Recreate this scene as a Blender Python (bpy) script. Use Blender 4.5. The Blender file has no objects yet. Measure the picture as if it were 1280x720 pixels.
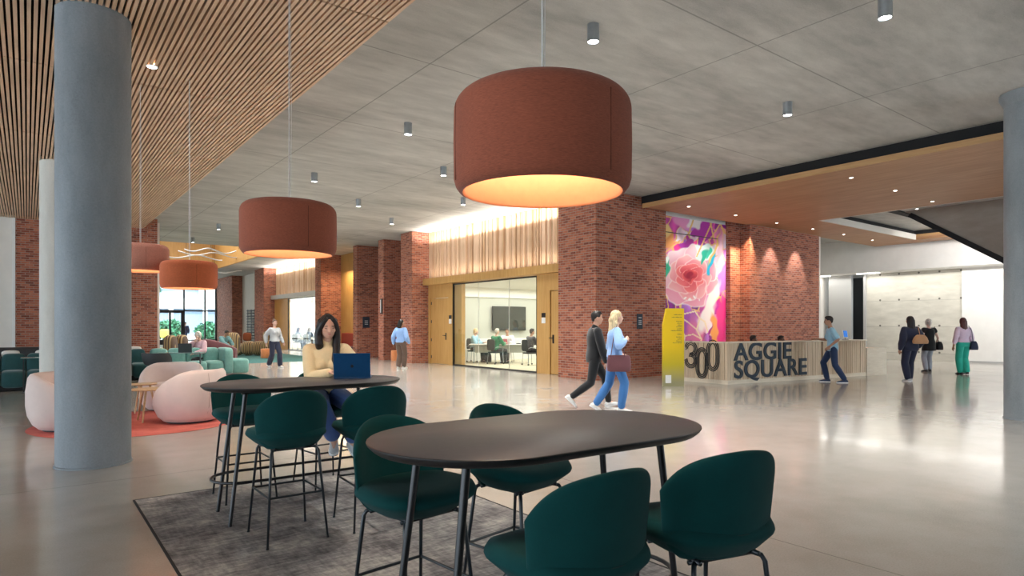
import bpy, bmesh, math, random
import numpy as np
from mathutils import Vector, Matrix, Euler, noise as mnoise

random.seed(7)
PI = math.pi
SC = bpy.context.scene
COL = SC.collection
YAW = math.radians(37.43)          # the building's grid turned against the camera
CA, SA = math.cos(YAW), math.sin(YAW)
CAM_H = 1.45
ZC = 5.05                          # concrete ceiling
ZS = 4.70                          # timber soffits


def ab(b, a, z=0.0):
    """building coordinates (b to the right and away, a to the left and away) to world"""
    return Vector((b * CA - a * SA, b * SA + a * CA, z))


# ------------------------------------------------------------------ materials
class NT:
    def __init__(self, name):
        self.m = bpy.data.materials.new(name)
        self.m.use_nodes = True
        self.n = self.m.node_tree.nodes
        self.l = self.m.node_tree.links
        self.bsdf = self.n['Principled BSDF']
        self.out = self.n['Material Output']

    def node(self, t, **k):
        nd = self.n.new(t)
        for a, v in k.items():
            setattr(nd, a, v)
        return nd

    def link(self, a, b):
        self.l.new(a, b)

    def coord(self, kind='Object', scale=(1, 1, 1), rot=(0, 0, 0)):
        tc = self.node('ShaderNodeTexCoord')
        mp = self.node('ShaderNodeMapping')
        mp.inputs['Scale'].default_value = scale
        mp.inputs['Rotation'].default_value = rot
        self.link(tc.outputs[kind], mp.inputs['Vector'])
        return mp.outputs['Vector']

    def noise(self, vec, scale, detail=4, rough=.55):
        nd = self.node('ShaderNodeTexNoise')
        nd.inputs['Scale'].default_value = scale
        nd.inputs['Detail'].default_value = detail
        nd.inputs['Roughness'].default_value = rough
        if vec is not None:
            self.link(vec, nd.inputs['Vector'])
        return nd.outputs['Fac']

    def ramp(self, fac, stops):
        nd = self.node('ShaderNodeValToRGB')
        cr = nd.color_ramp
        while len(cr.elements) < len(stops):
            cr.elements.new(.5)
        for e, (p, c) in zip(cr.elements, stops):
            e.position = p
            e.color = (*c, 1) if len(c) == 3 else c
        self.link(fac, nd.inputs['Fac'])
        return nd.outputs['Color']

    def mix(self, fac, c1, c2, blend='MIX'):
        nd = self.node('ShaderNodeMix', data_type='RGBA', blend_type=blend)
        for s, v in ((nd.inputs[0], fac), (nd.inputs[6], c1), (nd.inputs[7], c2)):
            if isinstance(v, (int, float)):
                s.default_value = v
            elif isinstance(v, tuple):
                s.default_value = (*v, 1)
            else:
                self.link(v, s)
        return nd.outputs[2]

    def math(self, op, a, b=None, c=None):
        nd = self.node('ShaderNodeMath', operation=op)
        for i, v in enumerate((a, b, c)):
            if v is None:
                continue
            if isinstance(v, (int, float)):
                nd.inputs[i].default_value = v
            else:
                self.link(v, nd.inputs[i])
        return nd.outputs[0]

    def bump(self, h, strength=.3, dist=.01):
        nd = self.node('ShaderNodeBump')
        nd.inputs['Strength'].default_value = strength
        nd.inputs['Distance'].default_value = dist
        self.link(h, nd.inputs['Height'])
        self.link(nd.outputs['Normal'], self.bsdf.inputs['Normal'])

    def set(self, **k):
        names = {'color': 'Base Color', 'rough': 'Roughness', 'metal': 'Metallic', 'spec': 'Specular IOR Level',
                 'sheen': 'Sheen Weight', 'coat': 'Coat Weight', 'sss': 'Subsurface Weight'}
        for a, v in k.items():
            s = self.bsdf.inputs[names[a]]
            if isinstance(v, (int, float)):
                s.default_value = v
            elif isinstance(v, tuple):
                s.default_value = (*v, 1)
            else:
                self.link(v, s)
        return self


def plain(name, col, rough=.6, metal=0, var=.12, scale=30, bump=0, sheen=0, spec=None):
    t = NT(name)
    v = t.coord()
    f = t.noise(v, scale, 3)
    lo = tuple(c * (1 - var) for c in col)
    hi = tuple(min(1, c * (1 + var)) for c in col)
    t.set(color=t.ramp(f, [(.3, lo), (.7, hi)]), rough=rough, metal=metal)
    if sheen:
        t.set(sheen=sheen)
    if spec is not None:
        t.set(spec=spec)
    if bump:
        t.bump(f, bump, .004)
    return t.m


def emit(name, col, strength):
    t = NT(name)
    e = t.node('ShaderNodeEmission')
    e.inputs['Color'].default_value = (*col, 1)
    e.inputs['Strength'].default_value = strength
    t.link(e.outputs[0], t.out.inputs['Surface'])
    return t.m


def fabric(name, col, weave=420, var=.18, rough=.92, sheen=.25, bump=.25):
    t = NT(name)
    v = t.coord()
    w1 = t.noise(v, weave, 2)
    w2 = t.noise(v, 9, 4)
    s = t.math('ADD', t.math('MULTIPLY', w1, .7), t.math('MULTIPLY', w2, .3))
    lo = tuple(c * (1 - 2 * var) for c in col)
    hi = tuple(min(1, c * (1 + 2 * var)) for c in col)
    t.set(color=t.ramp(s, [(.25, lo), (.75, hi)]), rough=rough, sheen=sheen)
    t.bump(w1, bump, .002)
    return t.m


def brick(name, c1, c2, mortar, bw=.21, rh=.068):
    t = NT(name)
    tc = t.node('ShaderNodeTexCoord')
    sep = t.node('ShaderNodeSeparateXYZ')
    t.link(tc.outputs['Object'], sep.inputs[0])
    u = t.math('ADD', sep.outputs[0], sep.outputs[1])
    cmb = t.node('ShaderNodeCombineXYZ')
    t.link(u, cmb.inputs[0])
    t.link(sep.outputs[2], cmb.inputs[1])
    b = t.node('ShaderNodeTexBrick')
    b.inputs['Scale'].default_value = 1
    b.inputs['Brick Width'].default_value = bw
    b.inputs['Row Height'].default_value = rh
    b.inputs['Mortar Size'].default_value = .0075
    b.inputs['Mortar Smooth'].default_value = .1
    b.inputs['Bias'].default_value = 0
    b.inputs['Color1'].default_value = (0, 0, 0, 1)
    b.inputs['Color2'].default_value = (1, 1, 1, 1)
    b.inputs['Mortar'].default_value = (.5, .5, .5, 1)
    t.link(cmb.outputs[0], b.inputs['Vector'])
    n2 = t.noise(tc.outputs['Object'], 14, 4)
    n3 = t.noise(tc.outputs['Object'], .55, 3)
    f = t.math('ADD', t.math('MULTIPLY', b.outputs['Color'], .62), t.math('MULTIPLY', t.math('SUBTRACT', n2, .5), .7))
    f = t.math('ADD', f, t.math('MULTIPLY', t.math('SUBTRACT', n3, .3), .25))
    mid = tuple((x + y) / 2 for x, y in zip(c1, c2))
    col = t.ramp(f, [(.0, tuple(x * .65 for x in c1)), (.16, c1), (.5, mid), (.85, c2)])
    col = t.mix(b.outputs['Fac'], col, mortar)
    t.set(color=col, rough=.8, spec=.35)
    h = t.math('SUBTRACT', t.math('MULTIPLY', n2, .35), b.outputs['Fac'])
    t.bump(h, .6, .006)
    return t.m


def lines_mask(t, coord_out, period, offset, width):
    """1 on thin lines at every `period`, from a scalar socket"""
    x = t.math('ADD', coord_out, -offset + period * 50)
    m = t.math('MODULO', x, period)
    d = t.math('ABSOLUTE', t.math('SUBTRACT', m, period / 2))
    return t.math('GREATER_THAN', d, period / 2 - width / 2)


def concrete(name, c_lo, c_hi, joints=None, rough=.75, streak=None, holes=False, spec=.4, fine=60, bump=.15):
    t = NT(name)
    tc = t.node('ShaderNodeTexCoord')
    ob = tc.outputs['Object']
    mp = t.node('ShaderNodeMapping')
    mp.inputs['Scale'].default_value = streak or (1, 1, 1)
    t.link(ob, mp.inputs['Vector'])
    a = t.noise(mp.outputs['Vector'], .55, 6, .62)
    b = t.noise(mp.outputs['Vector'], 3.1, 5, .6)
    c = t.noise(ob, fine, 2, .5)
    f = t.math('ADD', t.math('MULTIPLY', a, .55), t.math('ADD', t.math('MULTIPLY', b, .3), t.math('MULTIPLY', c, .15)))
    col = t.ramp(f, [(.38, c_lo), (.62, c_hi)])
    sep = t.node('ShaderNodeSeparateXYZ')
    t.link(ob, sep.inputs[0])
    if joints:
        m = None
        for ax, per, off, w in joints:
            k = lines_mask(t, sep.outputs[ax], per, off, w)
            m = k if m is None else t.math('MAXIMUM', m, k)
        col = t.mix(t.math('MULTIPLY', m, .55), col, tuple(x * .35 for x in c_lo))
    if holes:
        fx = t.math('ABSOLUTE', t.math('SUBTRACT', t.math('MODULO', t.math('ADD', sep.outputs[1], 100), .75), .375))
        fz = t.math('ABSOLUTE', t.math('SUBTRACT', t.math('MODULO', t.math('ADD', sep.outputs[2], 10.1), 1.1), .55))
        r = t.math('ADD', t.math('POWER', fx, 2), t.math('POWER', fz, 2))
        col = t.mix(t.math('LESS_THAN', r, .0016), col, tuple(x * .3 for x in c_lo))
    v = t.node('ShaderNodeTexVoronoi')
    v.inputs['Scale'].default_value = 7
    t.link(ob, v.inputs['Vector'])
    pit = t.math('LESS_THAN', v.outputs['Distance'], .035)
    col = t.mix(t.math('MULTIPLY', pit, .45), col, tuple(x * .4 for x in c_lo))
    t.set(color=col, rough=rough, spec=spec)
    t.bump(f, bump, .01)
    return t.m


def wood(name, lo, hi, axis=2, rough=.5, grain=26, spec=.4):
    t = NT(name)
    sc = [grain, grain, grain]
    sc[axis] = grain / 18
    v = t.coord('Object', tuple(sc))
    f = t.noise(v, 1, 5, .6)
    v2 = t.coord('Object')
    g = t.noise(v2, 1.3, 2)
    s = t.math('ADD', t.math('MULTIPLY', f, .75), t.math('MULTIPLY', g, .25))
    t.set(color=t.ramp(s, [(.32, lo), (.68, hi)]), rough=rough, spec=spec)
    t.bump(f, .08, .004)
    return t.m


def vcol(name, rough=.5):
    t = NT(name)
    a = t.node('ShaderNodeVertexColor', layer_name='paint')
    t.set(color=a.outputs['Color'], rough=rough)
    return t.m


M = {}
M['concrete_ceiling'] = concrete('concrete_ceiling', (.345, .345, .33), (.60, .595, .565), rough=.7,
                                 joints=[(0, 3.05, 1.35, .022), (1, 3.05, 1.5, .022)], streak=(.5, 1.6, 1))
M['concrete_column'] = concrete('concrete_column', (.16, .18, .195), (.30, .325, .345), streak=(1, 1, .35), rough=.55)
M['concrete_column_pale'] = concrete('concrete_column_pale', (.50, .48, .43), (.66, .64, .58), streak=(1, 1, .35))
M['concrete_wall'] = concrete('concrete_wall', (.46, .44, .38), (.66, .635, .56), joints=[(2, 1.1, .3, .012)], holes=True, streak=(1, .6, 1.8))
M['slab'] = concrete('slab_concrete', (.26, .22, .18), (.38, .33, .28), streak=(1, .5, 1.4))
M['brick'] = brick('red_brick', (.26, .070, .042), (.56, .195, .110), (.36, .26, .21))
M['slat_wood'] = wood('slat_wood', (.66, .43, .27), (.90, .64, .43), axis=1)
M['slat_back'] = plain('slat_backing', (.02, .014, .01), .9)
M['soffit_wood'] = wood('soffit_wood', (.37, .19, .095), (.53, .30, .17), axis=1, grain=14)
M['soffit_edge'] = wood('soffit_edge_wood', (.40, .22, .09), (.52, .31, .14), axis=1)
M['flute_wood'] = wood('fluted_wood', (.48, .32, .21), (.68, .49, .35), axis=2)
M['flute_dark'] = wood('fluted_wood_dark', (.40, .25, .15), (.55, .37, .24), axis=2)
M['ochre_wood'] = wood('ochre_wood', (.47, .255, .075), (.60, .36, .13), axis=2, grain=20)
M['desk_wood'] = wood('desk_wood', (.62, .48, .33), (.84, .69, .51), axis=2)
M['desk_pale'] = wood('desk_pale_wood', (.72, .63, .49), (.86, .78, .64), axis=0)
M['desk_gap'] = plain('desk_gap', (.22, .15, .09), .8)
M['light_wood'] = wood('light_wood', (.58, .38, .20), (.74, .53, .31), axis=0)
M['black_metal'] = plain('black_metal', (.012, .012, .014), .35, var=.3, spec=.5)
M['dark_metal'] = plain('dark_metal', (.03, .033, .037), .4, var=.2)
M['black_matte'] = plain('black_matte', (.008, .008, .009), .8)
M['table_top'] = plain('table_laminate', (.080, .079, .085), .45, var=.06, spec=.45)
M['table_edge'] = plain('table_edge', (.02, .018, .018), .4)
M['green_wool'] = fabric('green_wool', (.002, .048, .047), weave=700, var=.16, sheen=.04)
M['green_wool'].node_tree.nodes['Principled BSDF'].inputs['Specular IOR Level'].default_value = .2
M['teal_dark'] = fabric('dark_teal_fabric', (.016, .075, .078), weave=200)
M['teal_mint'] = fabric('mint_fabric', (.16, .34, .30), weave=200)
M['pink_fabric'] = fabric('blush_fabric', (.70, .56, .51), weave=260, var=.05)
M['maroon'] = fabric('maroon_fabric', (.10, .028, .032), weave=200)
M['charcoal'] = plain('charcoal_shell', (.035, .04, .045), .6)
M['orange_fabric'] = fabric('orange_fabric', (.62, .22, .08), weave=200)
M['aluminium'] = plain('brushed_aluminium', (.42, .46, .50), .3, metal=.85, var=.05)
M['white_paint'] = plain('white_paint', (.78, .77, .74), .7, var=.03, scale=3)
M['warm_white'] = plain('warm_white_paint', (.74, .70, .64), .7, var=.03, scale=3)
M['room_grey'] = plain('room_grey_paint', (.50, .51, .47), .8, var=.02, scale=3)
M['cream'] = plain('cream_paint', (.80, .76, .64), .7, var=.03, scale=3)
M['carpet'] = plain('meeting_room_carpet', (.55, .50, .38), .95, var=.12, scale=80)
M['wire'] = plain('steel_wire', (.75, .75, .75), .4, metal=.3)
M['grey_plate'] = plain('grey_plate', (.42, .42, .41), .5, var=.03)
M['screen'] = plain('dark_screen', (.035, .04, .038), .18, var=.05)
M['white_plastic'] = plain('white_plastic', (.80, .80, .79), .5, var=.02)
M['navy_sign'] = plain('navy_sign', (.012, .025, .045), .5)
M['sign_mark'] = plain('sign_mark', (.55, .58, .6), .6)
M['lamp_emit'] = emit('downlight_emission', (1, .97, .92), 25)
M['lamp_warm'] = emit('recessed_emission', (1, .90, .80), 14)
M['strip'] = emit('strip_emission', (1, .97, .92), 9)
M['cove'] = emit('cove_emission', (1, .90, .76), 2.2)
M['room_light'] = emit('room_light_emission', (1, .97, .90), 7)


def glass_mat():
    t = NT('clear_glass')
    tr = t.node('ShaderNodeBsdfTransparent')
    tr.inputs[0].default_value = (.94, .97, .96, 1)
    gl = t.node('ShaderNodeBsdfGlossy')
    gl.inputs['Roughness'].default_value = .02
    lw = t.node('ShaderNodeLayerWeight')
    lw.inputs['Blend'].default_value = .5
    fr = t.math('ADD', t.math('MULTIPLY', t.math('POWER', lw.outputs['Facing'], 4), .55), .05)
    mx = t.node('ShaderNodeMixShader')
    t.link(fr, mx.inputs[0])
    t.link(tr.outputs[0], mx.inputs[1])
    t.link(gl.outputs[0], mx.inputs[2])
    t.link(mx.outputs[0], t.out.inputs['Surface'])
    return t.m


M['glass'] = glass_mat()


def floor_mat():
    t = NT('polished_concrete')
    tc = t.node('ShaderNodeTexCoord')
    ob = tc.outputs['Object']
    a = t.noise(ob, .35, 6, .6)
    b = t.noise(ob, 2.3, 5, .6)
    c = t.noise(ob, 95, 2, .6)
    f = t.math('ADD', t.math('MULTIPLY', a, .45), t.math('ADD', t.math('MULTIPLY', b, .25), t.math('MULTIPLY', c, .3)))
    col = t.ramp(f, [(.33, (.30, .28, .25)), (.5, (.40, .375, .34)), (.68, (.49, .465, .43))])
    sep = t.node('ShaderNodeSeparateXYZ')
    t.link(ob, sep.inputs[0])
    k = t.math('MAXIMUM', lines_mask(t, sep.outputs[0], 6.94, .56 + 3.47, .012), lines_mask(t, sep.outputs[1], 7.6, 3.17 + 3.8, .012))
    col = t.mix(t.math('MULTIPLY', k, .5), col, (.10, .09, .08))
    r = t.math('ADD', .10, t.math('MULTIPLY', t.noise(ob, 1.2, 5), .16))
    t.set(color=col, rough=r, spec=.55, coat=.25)
    t.bsdf.inputs['Coat Roughness'].default_value = .06
    t.bump(t.noise(ob, 5, 3), .02, .004)
    return t.m


M['floor'] = floor_mat()


def rug_mat():
    t = NT('grey_vintage_rug')
    tc = t.node('ShaderNodeTexCoord')
    ob = tc.outputs['Object']
    m1 = t.coord('Object', (7, 34, 1))
    m2 = t.coord('Object', (30, 6, 1))
    a = t.noise(m1, 1, 6, .7)
    b = t.noise(m2, 1, 6, .7)
    c = t.noise(ob, 2.2, 5, .65)
    f = t.math('ADD', t.math('MULTIPLY', a, .3), t.math('ADD', t.math('MULTIPLY', b, .22), t.math('MULTIPLY', c, .48)))
    col = t.ramp(f, [(.40, (.12, .112, .115)), (.47, (.23, .218, .218)), (.53, (.36, .34, .325)), (.63, (.66, .62, .55))])
    t.set(color=col, rough=.97, spec=.1)
    t.bump(t.noise(ob, 160, 2), .5, .004)
    return t.m


M['rug'] = rug_mat()


def striped(name, c1, c2, freq, axis=0):
    t = NT(name)
    tc = t.node('ShaderNodeTexCoord')
    sep = t.node('ShaderNodeSeparateXYZ')
    t.link(tc.outputs['Object'], sep.inputs[0])
    s = t.math('SINE', t.math('MULTIPLY', sep.outputs[axis], freq))
    col = t.mix(t.math('GREATER_THAN', s, .1), c1, c2)
    t.set(color=col, rough=.9, sheen=.2)
    return t.m


M['striped'] = striped('striped_knit', (.10, .06, .035), (.40, .28, .13), 75)


# ------------------------------------------------------------------ mesh tools
class MB:
    def __init__(self):
        self.v, self.f, self.mi = [], [], []
        self.cur = 0

    def add(self, vs, fs):
        o = len(self.v)
        self.v += [tuple(x) for x in vs]
        self.f += [tuple(i + o for i in f) for f in fs]
        self.mi += [self.cur] * len(fs)
        return self

    def box(self, x0, x1, y0, y1, z0, z1):
        vs = [(x0, y0, z0), (x1, y0, z0), (x1, y1, z0), (x0, y1, z0), (x0, y0, z1), (x1, y0, z1), (x1, y1, z1), (x0, y1, z1)]
        return self.add(vs, [(0, 3, 2, 1), (4, 5, 6, 7), (0, 1, 5, 4), (1, 2, 6, 5), (2, 3, 7, 6), (3, 0, 4, 7)])

    def obox(self, mat, sx, sy, sz):
        vs = [mat @ Vector((x * sx / 2, y * sy / 2, z * sz / 2)) for x, y, z in
              ((-1, -1, -1), (1, -1, -1), (1, 1, -1), (-1, 1, -1), (-1, -1, 1), (1, -1, 1), (1, 1, 1), (-1, 1, 1))]
        return self.add(vs, [(0, 3, 2, 1), (4, 5, 6, 7), (0, 1, 5, 4), (1, 2, 6, 5), (2, 3, 7, 6), (3, 0, 4, 7)])

    def prism(self, poly, z0, z1):
        n = len(poly)
        vs = [(x, y, z0) for x, y in poly] + [(x, y, z1) for x, y in poly]
        fs = [tuple(range(n))[::-1], tuple(range(n, 2 * n))]
        fs += [(i, (i + 1) % n, n + (i + 1) % n, n + i) for i in range(n)]
        return self.add(vs, fs)

    def loft(self, rings, cap0=True, cap1=True, closed=False):
        n = len(rings[0])
        vs = [p for r in rings for p in r]
        fs = []
        m = len(rings)
        for k in range(m if closed else m - 1):
            k2 = (k + 1) % m
            for i in range(n):
                j = (i + 1) % n
                fs.append((k * n + i, k * n + j, k2 * n + j, k2 * n + i))
        if not closed:
            if cap0:
                fs.append(tuple(range(n))[::-1])
            if cap1:
                fs.append(tuple(range((m - 1) * n, m * n)))
        return self.add(vs, fs)

    def lathe(self, prof, seg=32, c=(0, 0, 0), closed=False):
        rings = [[(c[0] + r * math.cos(2 * PI * i / seg), c[1] + r * math.sin(2 * PI * i / seg), c[2] + z) for i in range(seg)]
                 for r, z in prof]
        return self.loft(rings, closed=closed, cap0=not closed, cap1=not closed)

    def cyl(self, p0, p1, r0, r1=None, seg=12):
        r1 = r0 if r1 is None else r1
        p0, p1 = Vector(p0), Vector(p1)
        d = (p1 - p0).normalized()
        u = d.orthogonal().normalized()
        w = d.cross(u)
        rings = []
        for p, r in ((p0, r0), (p1, r1)):
            rings.append([p + r * (math.cos(2 * PI * i / seg) * u + math.sin(2 * PI * i / seg) * w) for i in range(seg)])
        return self.loft(rings)

    def tube(self, pts, r, seg=10, closed=False):
        pts = [Vector(p) for p in pts]
        n = len(pts)
        rings = []
        prev = None
        for i, p in enumerate(pts):
            if closed:
                d = (pts[(i + 1) % n] - pts[i - 1]).normalized()
            else:
                d = (pts[min(i + 1, n - 1)] - pts[max(i - 1, 0)]).normalized()
            u = d.orthogonal().normalized() if prev is None else (prev - d * prev.dot(d)).normalized()
            prev = u
            w = d.cross(u)
            rr = r[i] if isinstance(r, (list, tuple)) else r
            rings.append([p + rr * (math.cos(2 * PI * k / seg) * u + math.sin(2 * PI * k / seg) * w) for k in range(seg)])
        return self.loft(rings, closed=closed)

    def ball(self, c, rx, ry=None, rz=None, seg=20, rings=12, rot=None):
        ry = rx if ry is None else ry
        rz = rx if rz is None else rz
        c = Vector(c)
        rs = []
        for k in range(rings + 1):
            th = PI * (k + .02 if k == 0 else (k - .02 if k == rings else k)) / rings
            ring = []
            for i in range(seg):
                ph = 2 * PI * i / seg
                p = Vector((rx * math.sin(th) * math.cos(ph), ry * math.sin(th) * math.sin(ph), -rz * math.cos(th)))
                if rot is not None:
                    p = rot @ p
                ring.append(c + p)
            rs.append(ring)
        return self.loft(rs)

    def mesh(self, name, mats, smooth=False, auto=None):
        me = bpy.data.meshes.new(name)
        me.from_pydata(self.v, [], self.f)
        for m in (mats if isinstance(mats, (list, tuple)) else [mats]):
            me.materials.append(M[m] if isinstance(m, str) else m)
        me.polygons.foreach_set('material_index', self.mi)
        if smooth or auto:
            me.polygons.foreach_set('use_smooth', [True] * len(me.polygons))
        me.update()
        if auto:
            me.set_sharp_from_angle(angle=math.radians(auto))
        return me

    def build(self, name, mats, parent=None, smooth=False, auto=None, loc=None, rot=None):
        o = bpy.data.objects.new(name, self.mesh(name, mats, smooth, auto))
        COL.objects.link(o)
        if parent is not None:
            o.parent = parent
        if loc is not None:
            o.location = loc
        if rot is not None:
            o.rotation_euler = rot
        return o


def tag(o, label=None, cat=None, group=None, kind=None):
    if label:
        o['label'] = label
    if cat:
        o['category'] = cat
    if group:
        o['group'] = group
    if kind:
        o['kind'] = kind
    return o


def empty(name, loc, rz=0, parent=None):
    o = bpy.data.objects.new(name, None)
    COL.objects.link(o)
    o.location = loc
    o.rotation_euler = (0, 0, rz)
    o.empty_display_size = .2
    if parent:
        o.parent = parent
    return o


def copy_tree(o, parent=None):
    c = o.copy()
    COL.objects.link(c)
    if parent is not None:
        c.parent = parent
    for ch in list(o.children):
        copy_tree(ch, c)
    return c


def struct(name, mb, mats, label=None, ab_frame=True, **k):
    """a piece of the building; its vertices are in building coordinates"""
    o = mb.build(name, mats, **k)
    if ab_frame:
        o.rotation_euler = (0, 0, YAW)
    tag(o, label, None, None, 'structure')
    return o


def bevel(o, w=.004, seg=2, ang=35):
    md = o.modifiers.new('bevel', 'BEVEL')
    md.width = w
    md.segments = seg
    md.limit_method = 'ANGLE'
    md.angle_limit = math.radians(ang)
    return o


def light(kind, name, loc, energy, color=(1, 1, 1), rot=(0, 0, 0), size=.1, size_y=None, spot=60, blend=.5):
    d = bpy.data.lights.new(name, kind)
    d.energy = energy
    d.color = color
    if kind == 'SPOT':
        d.spot_size = math.radians(spot)
        d.spot_blend = blend
        d.shadow_soft_size = size
    elif kind == 'AREA':
        d.size = size
        if size_y:
            d.shape = 'RECTANGLE'
            d.size_y = size_y
    else:
        d.shadow_soft_size = size
    o = bpy.data.objects.new(name, d)
    COL.objects.link(o)
    o.location = loc
    o.rotation_euler = rot
    return o


# ------------------------------------------------------------------ camera, world
cam = bpy.data.cameras.new('camera')
cam.sensor_width = 36
cam.lens = 792 / 1280 * 36
cam.shift_y = (407 - 360) / 1280
cam.clip_end = 400
co = bpy.data.objects.new('camera', cam)
COL.objects.link(co)
co.location = (0, 0, CAM_H)
co.rotation_euler = (PI / 2, 0, 0)
SC.camera = co

w = bpy.data.worlds.new('sky')
SC.world = w
w.use_nodes = True
bg = w.node_tree.nodes['Background']
bg.inputs['Color'].default_value = (.76, .89, 1.0, 1)
bg.inputs['Strength'].default_value = 3.6
SC.view_settings.view_transform = 'Standard'
SC.view_settings.look = 'None'
SC.view_settings.gamma = 1
SC.view_settings.use_curve_mapping = False
SC.view_settings.exposure = 0.68
SC.cycles.max_bounces = 8
SC.cycles.diffuse_bounces = 4
SC.cycles.sample_clamp_indirect = 6
# ================================================================== the building shell
mb = MB(); mb.box(-14, 36, -9, 75, -.1, 0)
struct('floor', mb, 'floor')

# concrete ceiling with an atrium opening far back (a 30.5-43, b 4.2-9.3), from b 3.08 to 13.55 (and up over the soffits)
mb = MB()
for b0, b1, a0, a1 in ((3.0, 40, -9, 30.5), (-14, 3.0, 24.3, 30.5), (-14, 4.2, 30.5, 43), (9.3, 40, 30.5, 43), (-14, 40, 43, 53.4)):
    mb.box(b0, b1, a0, a1, ZC, ZC + .3)
mb.box(-14, 3.0, -9, 24.3, ZC, ZC + .3)
struct('ceiling', mb, 'concrete_ceiling', 'grey board-marked concrete ceiling slab')

# atrium walls above the opening
mb = MB()
mb.box(4.2, 9.3, 42.9, 43.0, ZC - .12, ZC + 2.3)
mb.box(9.2, 9.3, 30.5, 43, ZC - .12, ZC + 2.3)
mb.box(4.2, 4.3, 30.5, 43, ZC - .12, ZC + 2.3)
struct('wall_atrium', mb, 'ochre_wood', 'ochre timber lining around the ceiling opening')
mb = MB(); mb.box(4.0, 9.5, 30.3, 43.2, ZC + 2.3, ZC + 2.4)
struct('ceiling_atrium', mb, 'white_paint', 'white ceiling above the timber lined opening')
light('AREA', 'atrium_light', ab(6.8, 36, ZC + 2.2), 260, (1, .98, .95), (0, 0, YAW), 4, 10)

# slatted timber ceiling on the left: slats along a, b from -6 to 3.08
mb = MB()
pitch = .0575
joints = [-9, -1.0, 2.6, 6.2, 9.8, 13.4, 17.0, 20.6, 24.3]
b = 3.08
while b > -5.2:
    for j in range(len(joints) - 1):
        a0, a1 = joints[j] + .012, joints[j + 1] - .012
        if a1 < (3 if b > -1 else 1):
            continue
        mb.box(b - .034, b, a0, a1, ZS, ZS + .06)
    b -= pitch
struct('ceiling_slats', mb, 'slat_wood', 'timber slat ceiling over the lounge')
mb = MB()
mb.box(-14, 3.0, -9, 24.3, ZS + .075, ZS + .1)
struct('ceiling_backing', mb, 'slat_back')
mb = MB()
mb.box(3.0, 3.09, -9, 24.3, ZS + .075, ZC)
struct('trim_slat_fascia', mb, 'concrete_ceiling', 'pale fascia along the edge of the slat ceiling')

# timber soffit on the right with the rectangular opening
mb = MB()
mb.box(13.55, 19.5, -9, 11.62, ZS, ZS + .11)
mb.box(19.5, 26.7, 9.75, 11.62, ZS, ZS + .11)
mb.box(26.7, 27.7, -9, 11.62, ZS, ZS + .11)
struct('ceiling_soffit', mb, 'soffit_wood', 'warm timber soffit above the reception desk')
mb = MB()
mb.box(13.50, 13.55, -9, 11.72, ZS, ZS + .12)
struct('trim_soffit_edge', mb, 'soffit_edge')
mb = MB()
mb.box(13.62, 13.9, -9, 11.95, ZS + .11, ZC)
mb.box(19.3, 19.42, -9, 9.95, ZS + .11, ZC)
mb.box(19.3, 26.9, 9.83, 9.95, ZS + .11, ZC)
mb.box(26.78, 26.9, -9, 9.95, ZS + .11, ZC)
struct('trim_shadow_gap', mb, 'black_matte', 'black recess above the timber soffit')
mb = MB()
mb.box(19.5, 26.7, 9.74, 9.80, ZS - .002, ZS + .20)
mb.box(19.44, 19.5, -9, 9.80, ZS - .002, ZS + .20)
struct('trim_opening_reveal', mb, 'warm_white')
mb = MB()
mb.box(26.70, 26.76, -9, 9.8, ZS - .002, ZS + .20)
struct('trim_opening_edge', mb, 'soffit_edge')
for x0, y0, x1, y1 in ((20.8, 4.5, 20.95, 8.3), (20.8, 8.3, 25.2, 8.45), (20.8, 4.5, 25.2, 4.65)):
    pass
mb = MB(); mb.box(21.0, 25.6, 8.35, 8.6, ZC - .05, ZC); mb.box(21.0, 21.25, 4, 8.6, ZC - .05, ZC)
struct('trim_ceiling_channel', mb, 'black_matte')

# stair wall hanging through the opening, sloping underside edged in black
def stair_poly(off):
    return [(8.2, 5.0 - off), (-.2, -.0 if off else 0), (-8, 0), (-8, 5.05), (8.2, 5.05)]
b0 = 22.0
mb = MB()
pts = [(8.4, 5.05), (8.1, 4.93), (1.0, .12), (1.0, 0), (-8, 0), (-8, 5.05)]
n = len(pts)
vs = [(b0, a, z) for a, z in pts] + [(b0 + .25, a, z) for a, z in pts]
mb.add(vs, [tuple(range(n)), tuple(range(n, 2 * n))[::-1]] + [(i, (i + 1) % n, n + (i + 1) % n, n + i) for i in range(n)])
struct('wall_stair', mb, 'slab', 'board-marked concrete side of a stair')
mb = MB()
d = Vector((0, 7.1, 4.81)).normalized()
mb.add([(b0 - .05, 8.15, 4.98), (b0 + .3, 8.15, 4.98), (b0 + .3, 1.0, .14), (b0 - .05, 1.0, .14),
        (b0 - .05, 8.25, 4.87), (b0 + .3, 8.25, 4.87), (b0 + .3, 1.1, .03), (b0 - .05, 1.1, .03)],
       [(0, 1, 2, 3), (4, 7, 6, 5), (0, 4, 5, 1), (2, 6, 7, 3), (1, 5, 6, 2), (0, 3, 7, 4)])
struct('trim_stair', mb, 'black_matte', 'black edge under the stair wall')

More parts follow.
